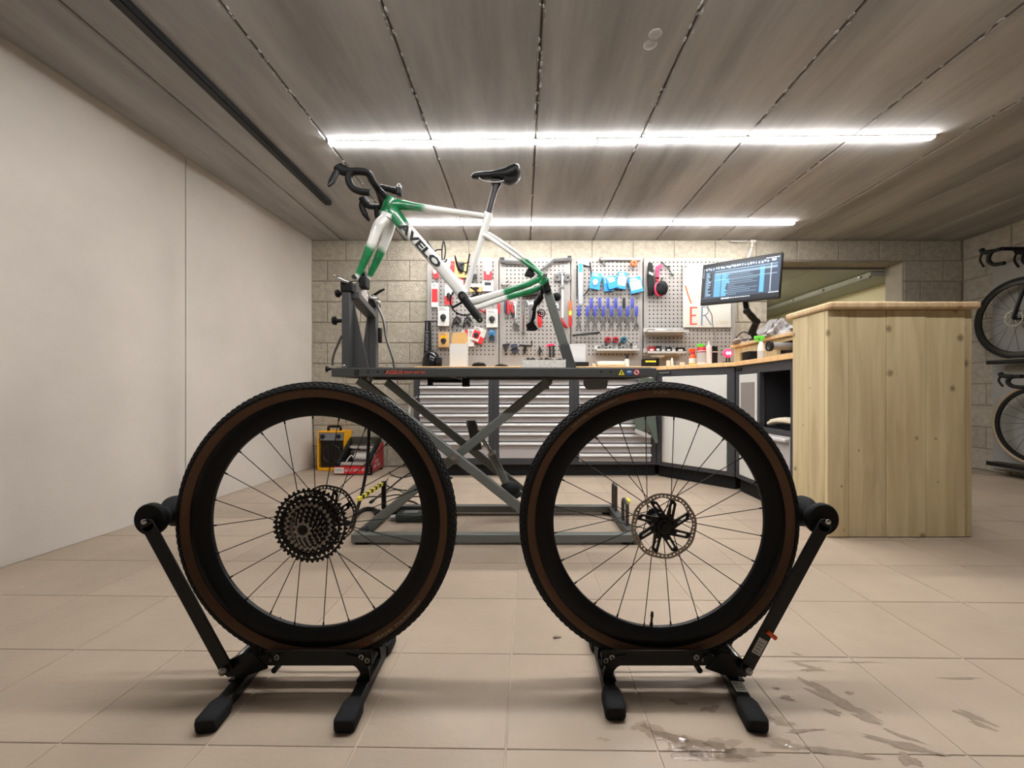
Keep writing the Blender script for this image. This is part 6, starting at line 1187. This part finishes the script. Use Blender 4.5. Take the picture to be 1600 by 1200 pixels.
# spilled water and dried mud on the tiles near the front stand
def blob(q, x, y, rx_, ry_, z, rot=0, n=22, seed=0):
    rd_ = random.Random(seed); c = FL(x, y); ph = [rd_.uniform(0,6.3) for _ in range(4)]; pts = []
    for i in range(n):
        a_ = 2*math.pi*i/n; k_ = 1+.25*math.sin(3*a_+ph[0])+.18*math.sin(5*a_+ph[1])+.12*math.sin(9*a_+ph[2])
        u_, v_ = rx_*k_*math.cos(a_), ry_*k_*math.sin(a_); pts.append(c+V((u_*math.cos(rot)-v_*math.sin(rot), u_*math.sin(rot)+v_*math.cos(rot), z)))
    k0 = len(q.v); q.add([c+Z3*(z+.0006)]+pts, [(0,1+i,1+(i+1)%n) for i in range(n)])
q = MB()
for i, (x, y, a_, b_, r_) in enumerate(((1002,1136,.020,.014,.3),(1035,1148,.045,.018,-.5),(1065,1160,.05,.02,-.35),(1100,1168,.05,.022,-.1),(1128,1166,.035,.02,.2),(1205,1127,.045,.014,0),(1188,1119,.03,.012,0),(1228,1164,.035,.014,-.2),(1070,1176,.04,.012,0),(1095,1184,.03,.01,0),(938,1155,.008,.004,0),(948,1157,.007,.004,0),(1150,1186,.03,.01,0),(1374,1113,.006,.004,0))): blob(q, x, y, a_, b_, .0012, r_, seed=i)
tag(q.build('spilled_water', 'water'), 'shiny puddles of spilled water on the floor tiles in front of the stickered wheel stand', 'water', kind='stuff')
q = MB()
for i, (x, y, a_, b_, r_) in enumerate(((1285,1078,.055,.012,-1.0),(1310,1096,.06,.015,-.85),(1340,1112,.04,.012,-.7),(1355,1125,.025,.006,-.6),(1520,1120,.03,.012,-.7),(1533,1133,.02,.008,-.7),(1400,1162,.05,.010,-.35),(1432,1170,.04,.008,-.3),(1420,1188,.02,.015,0),(1410,1150,.03,.005,-.6),(1230,1091,.014,.008,-.4),(1258,1040,.03,.006,-.4),(1245,1022,.012,.006,-.5),(1270,1046,.03,.008,.1),(1302,1113,.016,.008,-.3),(1328,1083,.01,.006,0),(1110,1108,.025,.008,.2),(1060,1098,.02,.006,-.3),(1330,1180,.05,.006,-.15),(1290,1172,.04,.006,-.1),(1255,1142,.04,.004,.1),(1160,1178,.05,.012,.05),(1500,1060,.05,.004,0),(1260,1033,.06,.002,.02),(1345,1035,.05,.002,0),(870,996,.010,.004,.1),(1213,1076,.008,.005,0))): blob(q, x, y, a_, b_, .0006, r_, seed=40+i)
tag(q.build('mud_marks', 'mud'), 'dried brown mud smears on the floor tiles towards the wooden counter', 'mud', kind='stuff')
p = FL(871, 997); t = thing('dirt_crumb', 'tiny dark crumb lying alone on the tile between the two wheels', 'crumb', tuple(p)); q = MB(); q.ball(p+V((-.006,0,.003)), (.008,.005,.004), 7, 5); q.ball(p+V((.006,.002,.002)), (.006,.004,.003), 7, 5); q.build('crumb', 'mud', t)

# ---------------------------------------------------------------- bikes displayed along the dark right wall
t = thing('display_board', 'pale tall board fixed on the dark right wall behind the two displayed bikes', 'board', (XR-.01, 3, 1))
q = MB(); q.bx(XR-.018, XR-.001, 2.05, 3.78, .04, H+(613-416)*3.78/F); q.build('panel', 'board', t, bevel=.002)
q = MB(); q.bx(XR-.021, XR-.018, 2.05, 3.78, .96, .966); q.build('joint_strip', 'grey', t)
def display_bike(zc, tyre, frame_c, label, lab_rail, sh=0, kz=1.0):
    rl = thing('display_rail', lab_rail, 'rail', (4.16, 3, zc-.36)); q = MB(); q.bx(4.10, 4.20, 2.1, 3.68, zc-.375, zc-.3425); q.build('rail', 'blackm', rl, bevel=.004); 
    for Y_ in (3.45, 2.4): q = MB(); q.bx(4.20, XR-.0185, Y_, Y_+.05, zc-.372, zc-.35); q.build('bracket', 'blackm', rl)
    q = MB(); q.bx(4.10,4.105,2.1,3.68,zc-.345,zc-.335); q.build('lip', 'steeld', rl)
    t = thing('display_bike', label, 'bike', (4.15, 3, zc-.34)); XB = 4.15
    for Yc_ in (3.335+sh, 2.33+sh):
        c = V((XB, Yc_, zc)); q = MB(); q.lathe(c, [(.311+.017*math.cos(a_)+.012, .0165*math.sin(a_)) for a_ in [2*math.pi*k_/10 for k_ in range(11)]], 56, 'X'); q.build('tyre', tyre, t)
        q = MB(); q.lathe(c, [(.311,-.011),(.313,.011),(.285,.009),(.280,0),(.285,-.009),(.311,-.011)], 56, 'X'); q.build('rim', 'black', t); q = MB(); q.lathe(c, [(.008,-.05),(.02,-.035),(.014,0),(.02,.035),(.008,.05),(.008,-.05)], 16, 'X'); q.build('hub', 'black', t)
        qs = MB(); qs.cyl((0,0,0),(0,0,1),.0013,5); sm = qs.mesh('spoke'); sm.materials.append(M['spoke'])
        for k_ in range(20):
            a_ = 2*math.pi*k_/20; s_ = -1 if k_ % 2 else 1; p0 = c+V((s_*.03,.02*math.cos(a_+.8),.02*math.sin(a_+.8))); p1 = c+V((0,.282*math.cos(a_),.282*math.sin(a_))); o = link('spoke', sm, None, t); d_ = p1-p0; o.location = p0; o.rotation_mode = 'QUATERNION'; o.rotation_quaternion = Z3.rotation_difference(d_); o.scale = (1,1,d_.length)
        q = MB(); q.ring(circ(.07,40), circ(.058,40), c-X3*.045, Y3, Z3, X3, .002); [q.bar(c-X3*.044+V((0,.02*math.cos(a_),.02*math.sin(a_))), c-X3*.044+V((0,.06*math.cos(a_),.06*math.sin(a_))), .006, .003, Z3) for a_ in [k_*1.047 for k_ in range(6)]]; q.build('brake_rotor', 'steeld', t)
    def R(y, z, dx=0): return V((XB+dx, y+sh, zc+z*(kz if z > .3 else 1)))
    def tb(pts, r, nm, m): q = MB(); q.sweep(arc([R(*p) for p in pts], 5), r, X3, 10); return q.build(nm, m, t)
    for dx in (-.05,.05): tb([(3.335,0,dx),(3.27,.2,dx),(3.23,.37,dx*.7)], .014, 'fork_blade', frame_c)
    tb([(3.235,.36),(3.20,.52)], .024, 'head_tube', frame_c); tb([(3.205,.48),(2.65,.46)], .018, 'top_tube', frame_c); tb([(3.225,.40),(2.74,-.06)], .024, 'down_tube', frame_c); tb([(2.74,-.06),(2.60,.52)], .017, 'seat_tube', frame_c)
    for dx in (-.06,.06): tb([(2.74,-.06,dx*.4),(2.33,0,dx)], .012, 'chain_stay', frame_c); tb([(2.64,.40,dx*.2),(2.33,0,dx)], .009, 'seat_stay', frame_c)
    tb([(2.60,.52),(2.57,.66)], .014, 'seatpost', 'black'); q = MB(); q.sweep([R(2.70,.68),R(2.62,.685),R(2.52,.69),R(2.44,.695)], [(.015,.012),(.025,.015),(.055,.017),(.06,.012)], X3, 12); q.build('saddle', 'blackm', t)
    tb([(3.20,.54),(3.28,.56)], .018, 'stem', 'black')
    q = MB(); q.sweep(arc([R(3.28,.56,-.21),R(3.28,.56,0),R(3.28,.56,.085)]), .015, Z3, 10); hb_ = q.build('handlebar', 'blackm', t)
    for dx in (-.21,.085): q = MB(); q.sweep(arc([R(3.28,.56,dx),R(3.35,.555,dx),R(3.375,.50,dx),R(3.34,.45,dx),R(3.26,.435,dx)]), .015, X3, 10); q.build('drop', 'blackm', hb_); q = MB(); q.sweep(arc([R(3.34,.56,dx),R(3.41,.575,dx),R(3.43,.61,dx)]), [.018]*12+[.012], X3, 10); q.sweep(arc([R(3.42,.58,dx),R(3.44,.52,dx),R(3.41,.45,dx)]), .008, X3, 8); q.build('brake_hood', 'blackm', hb_)
    q = MB(); q.lathe(R(2.74,-.06,-.05), [(.02,0),(.08,0),(.08,.004),(.02,.004),(.02,0)], 32, 'X'); q.build('chainring', 'black', t); tb([(2.74,-.06,-.07),(2.88,-.16,-.08)], .012, 'crank_arm', 'black')
display_bike(H+(613-497)*3.475/F, 'tyre', 'black', 'black tyred bike displayed on the upper rail of the dark right wall', 'upper black rail carrying a displayed bike on the dark right wall', .14)
display_bike(H+(613-664)*3.335/F-.005, mat('cream_tyre', (150,132,112), .7), 'lgrey', 'tan tyred bike displayed on the lower rail of the dark right wall', 'lower black rail carrying a displayed bike on the dark right wall', 0, .70)
